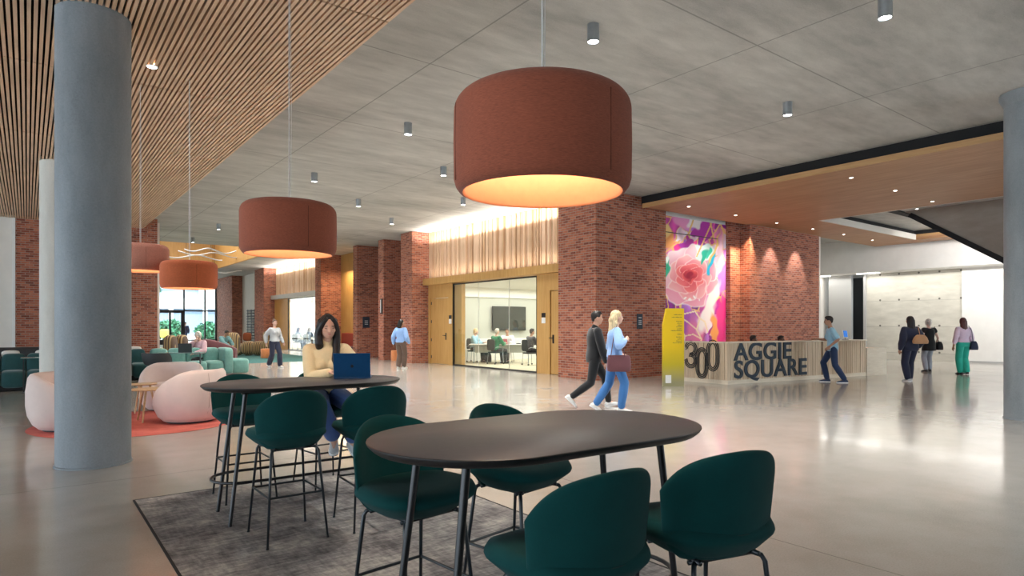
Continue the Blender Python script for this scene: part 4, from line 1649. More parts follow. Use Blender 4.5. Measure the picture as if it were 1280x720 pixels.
def person(label, loc, yaw, P):
    """local frame: x forward, y left, z up."""
    root = empty('person', loc, yaw)
    tag(root, label, 'person', P.get('group'))
    s = P.get('h', 1.70) / 1.70
    vx = P.get('voxel', .011)
    fem = P.get('fem', True)
    pel = Vector(P.get('pelvis', (0, 0, .93))) * 1.0
    chestlean = P.get('lean', (.0, 0))
    up = Vector((math.sin(chestlean[0]), math.sin(chestlean[1]), 1)).normalized()
    tw = P.get('twist', 0)
    fwd0 = Vector((1, 0, 0)); left0 = Vector((0, 1, 0))
    fwd = Vector((math.cos(tw), math.sin(tw), 0)); fwd = (fwd - up * fwd.dot(up)).normalized()
    left = up.cross(fwd).normalized()
    TL = .48 * s
    nb = pel + up * TL                                   # neck base
    shw = (.165 if fem else .195) * s
    SL = pel + up * (TL - .045 * s) + left * shw
    SR = pel + up * (TL - .045 * s) - left * shw
    hipw = .088 * s
    HL, HR = pel + left0 * hipw + Vector((0, 0, -.02)), pel - left0 * hipw + Vector((0, 0, -.02))
    th, shn = .425 * s, .41 * s
    ua, fa = .285 * s, .25 * s
    footL, footR = P.get('feet', ((.0, .09, .085), (.0, -.09, .085)))
    kpL, kpR = P.get('kpole', ((1, .1, 0), (1, -.1, 0)))
    KL, AL = reach(HL, footL, th, shn, kpL)
    KR, AR = reach(HR, footR, th, shn, kpR)
    handL, handR = P.get('hands', ((.05, .26, .82), (.05, -.26, .82)))
    epL, epR = P.get('epole', ((-1, .3, -.2), (-1, -.3, -.2)))
    EL, WL = reach(SL, handL, ua, fa, epL)
    ER, WR = reach(SR, handR, ua, fa, epR)
    # ---- head
    hy, hp = P.get('head_yaw', 0), P.get('head_pitch', 0)
    nk = nb + up * .055 * s + fwd * .01
    R = Matrix.Rotation(tw + hy, 3, 'Z') @ Matrix.Rotation(hp, 3, 'Y')
    hc = nk + R @ Vector((.022, 0, .125 * s))
    def hp_(x, y, z):
        return hc + R @ (Vector((x, y, z)) * s)
    # ---- body
    mb = MB()
    W = P.get('bulk', 1.0)
    def torso(mb, inf, lo, hi, flare=0):
        secs = [(-.09, .150, .100), (-.03, .168, .112), (.04, .158, .108), (.15, .128 if fem else .142, .092), (.27, .145 if fem else .162, .104),
                (.36, .158 if fem else .178, .108), (.425, .150 if fem else .172, .092), (.465, .105 if fem else .12, .070), (.49, .062, .058)]
        rings = []
        zs = np.linspace(lo, hi, 14)
        for z in zs:
            k = [q for q in range(len(secs) - 1) if secs[q][0] <= z <= secs[q + 1][0]]
            if not k:
                q = 0 if z < secs[0][0] else len(secs) - 2
            else:
                q = k[0]
            t = (z - secs[q][0]) / (secs[q + 1][0] - secs[q][0])
            t = max(0, min(1, t))
            rx = secs[q][1] * (1 - t) + secs[q + 1][1] * t
            ry = secs[q][2] * (1 - t) + secs[q + 1][2] * t
            b = max(0, min(1, z / .3))
            ux = (left0 * (1 - b) + left * b).normalized()
            uy = (fwd0 * (1 - b) + fwd * b).normalized()
            fl = flare * max(0, (.1 - z)) 
            base = pel + up * z * s if z > 0 else pel + Vector((0, 0, z)) * s
            rings.append(ell_ring(base, ux, uy, (rx * s) * W + inf + fl, (ry * s) * W + inf + fl))
        mb.loft(rings)
    torso(mb, 0, -.09, .49)
    if fem:
        for q in (-1, 1):
            mb.ball(pel + up * .315 * s + left * q * .062 * s + fwd * .075 * s, .055 * s, .055 * s, .055 * s, 12, 8)
    chain(mb, [nb - up * .03, nk + R @ Vector((.01, 0, .06 * s))], [.054 * s, .047 * s])
    for S_, E_, W_ in ((SL, EL, WL), (SR, ER, WR)):
        k = (1 if not fem else .88) * W
        chain(mb, [S_, S_.lerp(E_, .5), E_, E_.lerp(W_, .3), W_], [.050 * k, .045 * k, .038 * k, .038 * k, .026])
        mb.cyl(nb - up * .05 * s, S_, .045 * s, .045 * s)
    for H_, K_, A_ in ((HL, KL, AL), (HR, KR, AR)):
        k = W
        chain(mb, [H_, H_.lerp(K_, .5), K_, K_.lerp(A_, .3), A_], [.088 * k, .073 * k, .054 * k, .054 * k, .035])
    # head: skull, face, jaw, nose, ears
    mb.ball(hp_(-.012, 0, .02), .094 * s, .074 * s, .098 * s, 22, 14, R)
    mb.ball(hp_(.024, 0, -.022), .066 * s, .060 * s, .082 * s, 20, 12, R)
    mb.ball(hp_(.042, 0, -.082), .030 * s, .032 * s, .024 * s, 14, 8, R)
    mb.ball(hp_(.060, 0, -.058), .024 * s, .026 * s, .022 * s, 12, 8, R)
    seg_limb(mb, hp_(.078, 0, .016), hp_(.098, 0, -.022), .008 * s, .0125 * s, 8)
    mb.ball(hp_(.090, .011, -.026), .008 * s, seg=8, rings=6); mb.ball(hp_(.090, -.011, -.026), .008 * s, seg=8, rings=6)
    for q in (-1, 1):
        mb.ball(hp_(.052, q * .042, -.018), .024 * s, .020 * s, .022 * s, 10, 8, R)     # cheek
        mb.ball(hp_(-.008, q * .076, -.004), .018 * s, .007 * s, .030 * s, 10, 8, R)     # ear
    # hands
    def hand(Wp, El, side, ndir, curl, fdir=None):
        d = ((Wp - El).normalized() if fdir is None else Vector(fdir).normalized())
        nrm = Vector(ndir); nrm = (nrm - d * nrm.dot(d)).normalized()      # palm faces this way
        lat = d.cross(nrm).normalized() * side                              # towards the thumb
        L = .17 * s
        palm0, palm1 = Wp + d * .012, Wp + d * .085 * s
        for q in (-.027, -.010, .010, .027):
            chain(mb, [palm0 + lat * q * .75 * s, palm1 + lat * q * s], [.0135 * s, .0125 * s], 8)
        for i, (q, ln) in enumerate(((.030, .068), (.0105, .077), (-.0105, .072), (-.030, .056))):
            p = palm1 + lat * q * s
            dd = d.copy()
            pts = [p]
            for j, fr_ in enumerate((.46, .30, .24)):
                a_ = curl * (1.0 if j else .8) * (1 + .08 * i)
                dd = (dd * math.cos(a_) + nrm * math.sin(a_)).normalized()
                nrm2 = nrm
                pts.append(pts[-1] + dd * ln * fr_ * s)
            chain(mb, pts, [.0092 * s, .0088 * s, .0080 * s, .0070 * s], 8)
        tb = Wp + d * .028 * s + lat * .026 * s
        t1 = tb + (d * .7 + lat * .75 + nrm * .25).normalized() * .036 * s
        t2 = t1 + (d * .9 + lat * .25 + nrm * .35).normalized() * .030 * s
        t3 = t2 + (d * .95 + nrm * .4).normalized() * .022 * s
        chain(mb, [tb, t1, t2, t3], [.0125 * s, .0105 * s, .0095 * s, .008 * s], 8)
    hn = P.get('palm', ((0, -1, 0), (0, 1, 0)))
    hcurl = P.get('curl', (.35, .35))
    hd = P.get('hdir', (None, None))
    hand(WL, EL, P.get('tside', (1, 1))[0], hn[0], hcurl[0], hd[0])
    hand(WR, ER, P.get('tside', (-1, -1))[1] if 'tside' in P else -1, hn[1], hcurl[1], hd[1])
    # bare feet inside shoes
    fy = P.get('foot_yaw', (.12, -.12)); fp = P.get('foot_pitch', (0, 0))
    FR = [Matrix.Rotation(fy[i], 3, 'Z') @ Matrix.Rotation(fp[i], 3, 'Y') for i in (0, 1)]
    for A_, Rm in ((AL, FR[0]), (AR, FR[1])):
        chain(mb, [A_, A_ + Rm @ Vector((.05, 0, -.035)) * s, A_ + Rm @ Vector((.13, 0, -.058)) * s], [.034 * s, .032 * s, .022 * s], 10)
        mb.ball(A_ + Rm @ Vector((-.03, 0, -.05)) * s, .028 * s, seg=10, rings=8)
    fuse(mb, 'body', P.get('skin', 'skin_light'), root, P.get('body_voxel', vx), P.get('body_smooth', 3))
    # face details
    if P.get('face', True):
        es = .5 if P.get('eyes_down') else 1
        for q in (-1, 1):
            if not P.get('eyes_down'):
                e = MB(); e.ball(hp_(.0735, q * .030, .008), .009 * s, .014 * s, .0065 * s, 12, 8, R); e.build('eye', 'eye_white', root, smooth=True)
                e2 = MB(); e2.ball(hp_(.0805, q * .029, .008), .004 * s, .0055 * s, .0055 * s, 10, 6, R); e2.build('iris', 'brow', root, smooth=True)
            else:
                e = MB(); e.tube([hp_(.0795 - .010 * abs(k) ** 2, q * .030 + k * .015, .002 + .004 * k * k) for k in np.linspace(-1, 1, 7)], [.0008, .0018, .0022, .0024, .0022, .0018, .0008], 6)
                e.build('eyelash_line', 'brow', root, smooth=True)
            b_ = MB(); b_.tube([hp_(.0830 - .014 * abs(k) ** 2, q * .031 + k * .019, .026 - .004 * k * k) for k in np.linspace(-1, 1, 7)], [.001, .0022, .003, .0032, .003, .0022, .001], 6)
            b_.build('eyebrow', P.get('browmat', 'brow'), root, smooth=True)
        l_ = MB(); l_.tube([hp_(.0850 - .016 * abs(k) ** 2, k * .022, -.0505 - .001 * k * k) for k in np.linspace(-1, 1, 7)], [.001, .0042, .006, .0068, .006, .0042, .001], 8)
        l_.build('lips', P.get('lipmat', 'lip'), root, smooth=True)
    # ---- clothes
    tp = P.get('top')
    if tp:
        mb = MB()
        inf = tp.get('inf', .013)
        torso(mb, inf, tp.get('hem', -.02), .475, tp.get('flare', 0))
        if fem:
            for q in (-1, 1):
                mb.ball(pel + up * .31 * s + left * q * .062 * s + fwd * .075 * s, .058 * s + inf * .8, seg=12, rings=8)
        for S_, E_, W_ in ((SL, EL, WL), (SR, ER, WR)):
            k = (1 if not fem else .9) * W
            mb.cyl(nb - up * .055 * s, S_, .049 * s + inf * .9, .053 * s + inf * .9)
            if tp.get('sleeve', 1) >= 1:
                cuff = E_.lerp(W_, tp.get('cuff', .93))
                g = tp.get('loose', .006)
                chain(mb, [S_, S_.lerp(E_, .5), E_, E_.lerp(W_, .45), cuff], [.052 * k + inf, .048 * k + inf + g, .042 * k + inf + g, .040 * k + inf + g, .030 + inf])
            else:
                chain(mb, [S_, S_.lerp(E_, tp['sleeve'])], [.052 * k + inf, .050 * k + inf + .006])
        if tp.get('collar'):
            chain(mb, [nb - up * .02, nb + up * tp['collar']], [.060 * s + .006, .054 * s + .006])
        fuse(mb, tp.get('name', 'top'), tp['mat'], root, P.get('cloth_voxel', vx), 4)
    lg = P.get('legs')
    if lg:
        mb = MB()
        inf = lg.get('inf', .012)
        torso(mb, inf * .8, -.09, lg.get('waist', .06))
        e_ = lg.get('end', .94)
        for H_, K_, A_ in ((HL, KL, AL), (HR, KR, AR)):
            fl = lg.get('flare', .012)
            chain(mb, [H_, H_.lerp(K_, .5), K_, K_.lerp(A_, .4), K_.lerp(A_, e_)], [.090 * W + inf, .076 * W + inf, .058 * W + inf + fl * .4, .056 * W + inf + fl * .7, .040 + inf + fl])
        fuse(mb, lg.get('name', 'trousers'), lg['mat'], root, P.get('cloth_voxel', vx), 4)
    if P.get('skirt'):
        pass
    # shoes
    sh = P.get('shoes', 'white_shoe')
    for i, (A_, Rm) in enumerate(((AL, FR[0]), (AR, FR[1]))):
        m2 = MB()
        secs = [(-.075, .026, -.055, .028), (-.055, .036, -.045, .042), (-.01, .036, -.038, .052), (.05, .041, -.050, .040), (.11, .045, -.060, .030), (.155, .040, -.066, .023), (.18, .024, -.070, .015)]
        rings = []
        for x, ry, zc_, rz in secs:
            ring = []
            for k in range(16):
                t = 2 * PI * k / 16
                z = zc_ + rz * math.sin(t)
                z = max(z, -.083)
                ring.append(A_ + Rm @ (Vector((x, ry * math.cos(t), z)) * s))
            rings.append(ring)
        m2.loft(rings)
        so = m2.build('shoe', sh, root, auto=60)
        m3 = MB()
        out = [(-.078, .030), (-.05, .040), (0, .039), (.06, .043), (.12, .048), (.165, .040), (.187, .02)]
        poly = [(x, y) for x, y in out] + [(x, -y) for x, y in out[::-1]]
        vs = [A_ + Rm @ (Vector((x, y, -.085)) * s) for x, y in poly] + [A_ + Rm @ (Vector((x, y, -.066)) * s) for x, y in poly]
        n = len(poly)
        m3.add(vs, [tuple(range(n))[::-1], tuple(range(n, 2 * n))] + [(k, (k + 1) % n, n + (k + 1) % n, n + k) for k in range(n)])
        m3.build('sole', P.get('solemat', 'sole' if sh != 'black_shoe' else 'black_shoe'), so)
    # ---- hair
    hr = P.get('hair')
    if hr:
        mb = MB()
        st = hr['style']
        if st == 'short':
            mb.ball(hp_(-.022, 0, .036), .094 * s, .081 * s, .092 * s, 22, 14, R)
            mb.ball(hp_(.040, .010, .090), .040 * s, .050 * s, .026 * s, 14, 8, R)
            mb.ball(hp_(.012, -.020, .100), .050 * s, .045 * s, .028 * s, 14, 8, R)
            mb.ball(hp_(-.060, 0, -.010), .045 * s, .062 * s, .055 * s, 14, 8, R)
        elif st == 'bun':
            mb.ball(hp_(-.022, 0, .030), .092 * s, .080 * s, .090 * s, 22, 14, R)
            mb.ball(hp_(.020, 0, .088), .056 * s, .056 * s, .028 * s, 14, 8, R)
            mb.ball(hp_(-.055, 0, .130), .040 * s, .042 * s, .036 * s, 14, 10, R)
        elif st == 'bob':
            mb.ball(hp_(-.024, 0, .030), .100 * s, .090 * s, .096 * s, 22, 14, R)
            for q in (-1, 1):
                chain(mb, [hp_(.0, q * .072, .02), hp_(-.01, q * .080, -.06)], [.030 * s, .022 * s])
            chain(mb, [hp_(-.07, 0, .02), hp_(-.085, 0, -.07)], [.050 * s, .040 * s])
        else:
            mb.ball(hp_(-.024, 0, .032), .096 * s, .083 * s, .094 * s, 24, 14, R)
            L = hr.get('len', .30)
            gv = Vector((0, 0, -1))
            for i, (x, y, r_) in enumerate(((-.085, 0, .045), (-.075, .045, .040), (-.075, -.045, .040), (-.04, .074, .028), (-.04, -.074, .028))):
                p = hp_(x, y, -.0)
                ll = L * (1 - .12 * (abs(y) > .06))
                back = R @ Vector((-.02, 0, 0))
                back.z = 0
                pts = [hp_(x * .6, y * .9, .06), p, p + gv * ll * .45 + back, p + gv * ll * .8 + back * 1.2 + Vector((0, math.sin(i * 2) * .012, 0)), p + gv * ll + back * 1.1]
                chain(mb, pts, [.028 * s, r_ * s, r_ * .95 * s, r_ * .75 * s, .012])
            if st == 'wavy':
                rr = random.Random(4)
                for k in range(26):
                    z = -.02 - L * rr.random()
                    th_ = PI + rr.uniform(-1.7, 1.7)
                    mb.ball(hp_(-.035 + .085 * math.cos(th_), .098 * math.sin(th_), 0) + Vector((0, 0, z)), .028, .028, .042, 10, 8)
            if st == 'front_lock':
                mb.ball(hp_(.004, 0, .096), .050 * s, .046 * s, .026 * s, 16, 10, R)
                for q, l2 in ((1, L), (-1, L * .66)):
                    pts = [hp_(.01, q * .016, .110), hp_(.052, q * .036, .086), hp_(.048, q * .062, .045), hp_(.022, q * .080, -.012), hp_(.0, q * .086, -.075)]
                    pts.append(pts[-1] + Vector((.012, -q * .004, -l2 * .28)))
                    pts.append(pts[-1] + (fwd * (.035 if q > 0 else -.06)) + Vector((0, -q * .010, -l2 * .30)))
                    pts.append(pts[-1] + fwd * (.02 if q > 0 else -.02) + Vector((0, 0, -l2 * .25)))
                    chain(mb, pts, [.016, .020, .022, .027, .032, .036, .034, .012], 12)
                    pts2 = [p + R @ Vector((-.035, -q * .004, .0)) for p in pts]
                    chain(mb, pts2, [.022, .026, .032, .034, .034, .034, .030, .012], 12)
        fuse(mb, 'hair', hr['mat'], root, P.get('cloth_voxel', vx) * .8, 3)
    return root, dict(SL=SL, SR=SR, EL=EL, ER=ER, WL=WL, WR=WR, hc=hc, R=R, nb=nb, pel=pel, up=up, fwd=fwd, left=left, hp=hp_, AL=AL, AR=AR)


def held_bag(name, label, root, pts_strap, centre, size, mat, rot=0, parent_loc=None, tilt=0):
    """a soft bag at `centre` (person frame), top-level"""
    o = empty(name, root.matrix_basis @ Vector(centre), root.rotation_euler.z + rot)
    tag(o, label, 'bag')
    sx, sy, sz = size
    mb = MB()
    rings = []
    for z, kx, ky in ((0, .80, .75), (.04, .96, .95), (.3, 1.0, 1.0), (.7, .97, .8), (.95, .90, .5), (1, .86, .36)):
        rings.append(superell(28, sx / 2 * kx, sy / 2 * ky, 3.6, z * sz - sz / 2))
    mb.loft(rings)
    b_ = mb.build('bag_body', mat, o, auto=50)
    if tilt:
        o.rotation_euler = (0, tilt, root.rotation_euler.z + rot)
    inv = o.matrix_basis.inverted() @ root.matrix_basis
    for st in pts_strap:
        m2 = MB(); m2.tube([inv @ Vector(p) for p in st], .008, 8)
        m2.build('strap', mat, o, smooth=True)
    return o


cloth('sweater_yellow', (.78, .60, .34)); cloth('denim_blue', (.035, .085, .26)); cloth('denim_dark', (.015, .035, .10)); cloth('cloth_black', (.006, .006, .008))
cloth('shirt_sky', (.26, .43, .76)); cloth('jeans_bright', (.04, .16, .42)); cloth('tee_blue', (.30, .52, .66)); cloth('cloth_navy', (.014, .018, .045))
cloth('trouser_grey', (.33, .35, .40)); cloth('blouse_pink', (.72, .55, .66)); cloth('trouser_green', (.02, .42, .30)); cloth('knit_grey', (.42, .44, .46))
cloth('trouser_brown', (.12, .075, .055)); cloth('shirt_green', (.02, .22, .10)); cloth('jacket_grey', (.07, .065, .075)); cloth('shirt_white', (.74, .70, .74)); cloth('sweater_pink', (.66, .42, .46))
cloth('teal_top', (.12, .26, .27)); cloth('leather_tan', (.48, .25, .12)); cloth('leather_wine', (.13, .045, .055)); cloth('cloth_charcoal', (.03, .03, .035))

DOWN = -PI / 2      # facing the camera

# ---- 1. seated woman with the laptop
seatpos = ab(2.17, 5.62)
yw = math.radians(-72)
def to_local(root_loc, yaw, w):
    v = Vector(w) - Vector(root_loc)
    return Matrix.Rotation(-yaw, 3, 'Z') @ v
gl = Vector((seatpos.x, seatpos.y, 0))
def L_(w):
    return to_local(gl, yw, w)
kb = Vector((-1.375, 5.40, 1.055))
P = dict(h=1.58, voxel=.0075, body_voxel=.0048, body_smooth=3, fem=True, pelvis=(.02, 0, .835), lean=(.19, .0), twist=.0,
         feet=(L_(ab(2.30, 5.34, .43)), L_(ab(2.16, 5.42, .46))), kpole=((1, .25, .3), (1, -.1, .3)),
         hands=(L_((-1.30, 5.46, 1.045)), L_((-1.565, 5.45, 1.045))), epole=((-.6, .7, -.8), (-.7, -.8, -.7)),
         palm=((0, 0, -1), (0, 0, -1)), curl=(.30, .30), head_yaw=.18, head_pitch=.16, eyes_down=True, skin='skin_warm',
         foot_yaw=(.25, -.05), foot_pitch=(.30, .42), bulk=.95,
         top=dict(name='sweater', mat='sweater_yellow', inf=.013, hem=-.06, collar=.05, loose=.008, cuff=.92), legs=dict(name='jeans', mat='denim_blue', inf=.014, flare=.02, end=.86),
         shoes='grey_shoe', hair=dict(style='front_lock', mat='hair_black', len=.36))
girl, gj = person('woman in pale yellow turtleneck seated at the far black table, typing on laptop', gl, yw, P)

# ---- 2. walking couple
def at(px, py):
    d_ = CAM_H * 792 / (py - 407)
    return Vector(((px - 640) / 792 * d_, d_, 0))
g = at(742, 509)
P = dict(h=1.76, voxel=.011, fem=False, pelvis=(.0, 0, .90), lean=(.05, 0), feet=((.30, .08, .09), (-.42, -.08, .20)), foot_pitch=(-.15, .75), kpole=((1, .05, 0), (1, -.05, .0)),
         hands=((.04, .27, .80), (.16, -.26, .80)), epole=((-1, .3, -.3), (-1, -.3, -.3)), skin='skin_warm', head_yaw=-.15, head_pitch=.05,
         top=dict(name='jacket', mat='cloth_black', inf=.020, hem=-.10, collar=.03, loose=.012), legs=dict(mat='cloth_black', inf=.012, flare=.006), shoes='white_shoe', hair=dict(style='short', mat='hair_black'))
man1, _ = person('man in black jacket and trousers striding right beside the blonde woman', g, math.radians(8), P)
g = at(768, 515)
P = dict(h=1.72, voxel=.011, fem=True, pelvis=(0, 0, .92), lean=(.03, 0), feet=((-.30, .08, .13), (.10, -.07, .088)), foot_pitch=(.5, 0), kpole=((1, .05, 0), (1, -.05, .0)),
         hands=((.18, .2, .95), (.16, -.155, 1.22)), epole=((-1, .3, -.3), (-.6, -.9, -.6)), palm=((0, -1, 0), (0, 1, 0)), curl=(.3, .9), skin='skin_light', head_yaw=.12, browmat='hair_brown',
         top=dict(name='blouse', mat='shirt_sky', inf=.018, hem=-.0, loose=.016, cuff=.8), legs=dict(name='jeans', mat='jeans_bright', inf=.012, flare=.012), shoes='white_shoe',
         hair=dict(style='wavy', mat='hair_blonde', len=.36))
wom2, j = person('blonde woman in light blue blouse and blue jeans walking right', g, math.radians(2), P)
held_bag('shoulder_bag', 'dark wine leather shoulder bag carried by the blonde woman', wom2,
         [[(.12, -.25, .93), (.10, -.235, 1.12), (.04, -.20, 1.33), (.0, -.165, 1.44), (-.03, -.18, 1.40), (-.08, -.24, 1.12), (-.11, -.25, .93)]], (.03, -.225, .83), (.40, .11, .27), 'leather_wine')

# ---- 3. man leaning at the desk, facing left with one hand on the counter
g = at(1042, 478)
P = dict(h=1.74, voxel=.012, fem=False, pelvis=(.02, 0, .90), lean=(.10, 0), feet=((-.24, .10, .088), (.14, -.08, .088)), kpole=((1, 0, 0), (1, 0, 0)),
         hands=((.12, .30, .93), (.36, -.20, 1.10)), epole=((-1, .3, -.3), (-.8, -.6, -.5)), palm=((0, -1, 0), (0, 0, -1)), skin='skin_tan', head_pitch=.1,
         top=dict(name='tee_shirt', mat='tee_blue', inf=.018, hem=-.10, sleeve=.75), legs=dict(name='jeans', mat='denim_dark', inf=.013), shoes='navy_shoe', hair=dict(style='short', mat='hair_black'))
person('man in light blue t-shirt and dark jeans leaning on the reception counter', g, math.radians(160), P)

# ---- 4. three people walking away on the right
g = at(1138, 477)
P = dict(h=1.70, voxel=.012, fem=True, pelvis=(0, 0, .92), feet=((-.02, .08, .088), (.14, -.08, .088)), hands=((.02, .26, .84), (.06, -.27, .90)), skin='skin_tan',
         top=dict(mat='cloth_navy', inf=.026, hem=-.12, loose=.022), legs=dict(mat='cloth_navy', inf=.018, flare=.02), shoes='grey_shoe', bulk=1.08,
         hair=dict(style='long', mat='hair_black', len=.34))
w4, j = person('woman with long black hair in dark navy clothes walking away', g, PI / 2 + .05, P)
held_bag('tote_bag', 'tan leather tote on the shoulder of the long-haired woman', w4, [[(-.19, -.12, 1.20), (-.08, -.16, 1.38), (.0, -.17, 1.44), (.05, -.17, 1.3)]], (-.235, -.10, 1.10), (.13, .40, .23), 'leather_tan')
g = at(1161, 465)
P = dict(h=1.66, voxel=.013, fem=True, pelvis=(0, 0, .90), feet=((.0, .09, .088), (.10, -.09, .088)), hands=((.02, .26, .84), (.06, -.27, .86)), skin='skin_light',
         top=dict(name='vest', mat='cloth_black', inf=.024, hem=-.24, flare=.10, sleeve=.2), legs=dict(mat='trouser_grey', inf=.014, flare=.012), shoes='black_shoe',
         hair=dict(style='bob', mat='hair_grey'))
w5, j = person('light-haired person in long black vest and grey trousers walking away', g, PI / 2, P)
held_bag('handbag', 'black handbag at the side of the person in the black vest', w5, [[(-.05, -.30, .92), (.0, -.24, 1.15), (.0, -.18, 1.42)]], (-.03, -.30, .82), (.16, .22, .26), 'cloth_black')
g = at(1204, 468)
P = dict(h=1.68, voxel=.012, fem=True, pelvis=(0, 0, .92), feet=((.04, .05, .088), (-.06, -.06, .10)), hands=((.0, .28, .84), (.10, -.28, .86)), skin='skin_tan',
         top=dict(name='blouse', mat='blouse_pink', inf=.018, hem=.02, loose=.012, cuff=.6), legs=dict(mat='trouser_green', inf=.020, flare=.03), shoes='black_shoe',
         hair=dict(style='long', mat='hair_dark_red', len=.42))
w6, j = person('woman in bright green trousers and pink blouse walking away', g, PI / 2 - .05, P)
held_bag('crossbody_bag', 'navy square bag hanging at the hip of the woman in green', w6, [[(-.12, -.20, .98), (-.13, -.16, 1.3), (-.05, -.12, 1.45)]], (-.10, -.24, .86), (.10, .24, .26), 'cloth_navy')

# ---- 5. far walkers
g = at(501, 461)
P = dict(h=1.66, voxel=.013, fem=True, pelvis=(0, 0, .90), feet=((-.04, .07, .088), (.10, -.06, .088)), hands=((-.02, .27, .84), (.10, -.26, .86)), skin='skin_tan', head_yaw=-.5,
         top=dict(mat='shirt_sky', inf=.020, hem=-.02, loose=.018), legs=dict(mat='trouser_brown', inf=.018, flare=.02), shoes='white_shoe', hair=dict(style='long', mat='hair_black', len=.18))
person('woman in blue top and brown trousers walking past the brick piers', g, math.radians(70), P)
g = at(343, 459)
P = dict(h=1.68, voxel=.013, fem=True, pelvis=(0, 0, .89), feet=((.22, .07, .088), (-.22, -.06, .11)), foot_pitch=(0, .4), hands=((.16, .25, .86), (-.10, -.26, .86)), skin='skin_light', head_pitch=-.05,
         top=dict(mat='knit_grey', inf=.020, hem=.0, loose=.014), legs=dict(mat='cloth_navy', inf=.018, flare=.03), shoes='white_shoe', hair=dict(style='bun', mat='hair_brown'))
person('person in light grey top and wide dark trousers striding past the lounge', g, math.radians(-35), P)

# ---- 6. receptionists behind the desk
for (px, a_, zt, lb) in ((939, 10.35, 1.20, 'left receptionist behind the counter, only the head showing'), (974, 10.3, 1.18, 'right receptionist behind the counter, head and shoulders showing')):
    r_ = (px - 640) / 792
    d_ = a_ / (CA - SA * r_)
    P = dict(h=1.68, voxel=.013, fem=False, pelvis=(0, 0, zt - .80), lean=(.06, 0), feet=((.42, .10, .09), (.42, -.10, .09)), hands=((.34, .15, zt - .38), (.34, -.15, zt - .38)), epole=((-.2, .6, -1), (-.2, -.6, -1)),
             palm=((0, 0, -1), (0, 0, -1)), skin='skin_dark', top=dict(mat='cloth_charcoal' if px < 950 else 'shirt_sky', inf=.016), legs=dict(mat='cloth_black'), shoes='black_shoe', hair=dict(style='short', mat='hair_black'), group=None)
    person(lb, Vector((r_ * d_, d_, 0)), YAW - PI / 2 + (.5 if px < 950 else .1), P)
    # their task chairs
    ch = empty('task_chair', Vector((r_ * d_, d_, 0)), YAW - PI / 2)
    tag(ch, 'office chair hidden behind the counter under the ' + ('left' if px < 950 else 'right') + ' receptionist', 'chair')
    mb = MB(); mb.loft([superell(20, .24, .24, 3, z) for z in (zt - .96, zt - .90)]); mb.build('seat', 'charcoal', ch)
    MB().cyl((0, 0, .06), (0, 0, zt - .96), .03).build('post', 'dark_metal', ch)
    mb = MB()
    for k in range(5):
        t = 2 * PI * k / 5
        mb.cyl((0, 0, .08), (.28 * math.cos(t), .28 * math.sin(t), .05), .02, .014)
        mb.ball((.28 * math.cos(t), .28 * math.sin(t), .028), .028, seg=10, rings=6)
    mb.build('star_base', 'dark_metal', ch)
# ================================================================== lounge
def sgn(v, p):
    return math.copysign(abs(v) ** p, v)


def sbox(mb, c, sx, sy, sz, e=.35, seg=28, rings=16, mat=None):
    """soft box (super-ellipsoid) of full size sx, sy, sz"""
    rs = []
    for k in range(rings + 1):
        v = -PI / 2 + PI * k / rings
        v = max(-PI / 2 + .03, min(PI / 2 - .03, v))
        ring = []
        for i in range(seg):
            u = 2 * PI * i / seg
            p = Vector((sx / 2 * sgn(math.cos(v), e) * sgn(math.cos(u), e), sy / 2 * sgn(math.cos(v), e) * sgn(math.sin(u), e), sz / 2 * sgn(math.sin(v), e)))
            if mat is not None:
                p = mat @ p
            ring.append(Vector(c) + p)
        rs.append(ring)
    return mb.loft(rs)


def sofa(name, label, b0, b1, af, mat, seg_w=.46, depth=.95, grp=None, hs=.46, hb=.80, end_arm=False):
    root = empty(name, ab(b0, af, 0), YAW)
    tag(root, label, 'sofa', grp)
    L = b1 - b0
    n = max(1, round(L / seg_w))
    w_ = L / n
    MB().box(.03, L - .03, .06, depth - .05, .015, .12).build('base', 'black_matte', root)
    for k in range(n):
        x = (k + .5) * w_
        m = MB(); sbox(m, (x, depth * .36, .25), w_ * 1.02, depth * .74, .40, .42); m.build('seat_cushion', mat, root, smooth=True)
        m = MB(); sbox(m, (x, depth * .84, .46), w_ * 1.02, depth * .34, hb - .10, .42); m.build('back_cushion', mat, root, smooth=True)
    if end_arm:
        m = MB(); sbox(m, (L + .11, depth * .5, .43), .26, depth * 1.04, .76, .3); m.build('end_panel', mat, root, smooth=True)
        m = MB(); sbox(m, (L + .50, depth * .62, .26), .50, depth * .7, .44, .35); m.build('side_cushion', mat, root, smooth=True)
    return root


sofa('modular_sofa', 'long dark teal channelled sofa left of the pale columns', -3.2, 1.35, 17.8, 'teal_dark')
sofa('modular_sofa', 'dark teal channelled sofa just right of the thick column', 1.45, 2.60, 19.35, 'teal_dark', .38)
sofa('modular_sofa', 'mint green channelled sofa the grey-haired woman sits on', 2.72, 4.50, 19.40, 'teal_mint', .44, end_arm=True)

def pillow_at(b, a, z, lab, mat='white_paint'):
    m = MB(); sbox(m, (0, 0, .09), .34, .14, .18, .6)
    o = m.build('cushion', mat, None, smooth=True, loc=ab(b, a, z), rot=(0, 0, YAW)); tag(o, lab, 'cushion')
pillow_at(-.30, 18.62, .70, 'white cushion on the back of the left dark teal sofa, nearer the wall strip', 'warm_white')
pillow_at(.32, 18.62, .70, 'white cushion on the left dark teal sofa, nearer the pale column', 'warm_white')
pillow_at(2.35, 20.2, .70, 'white cushion on the teal sofa right of the thick column', 'warm_white')
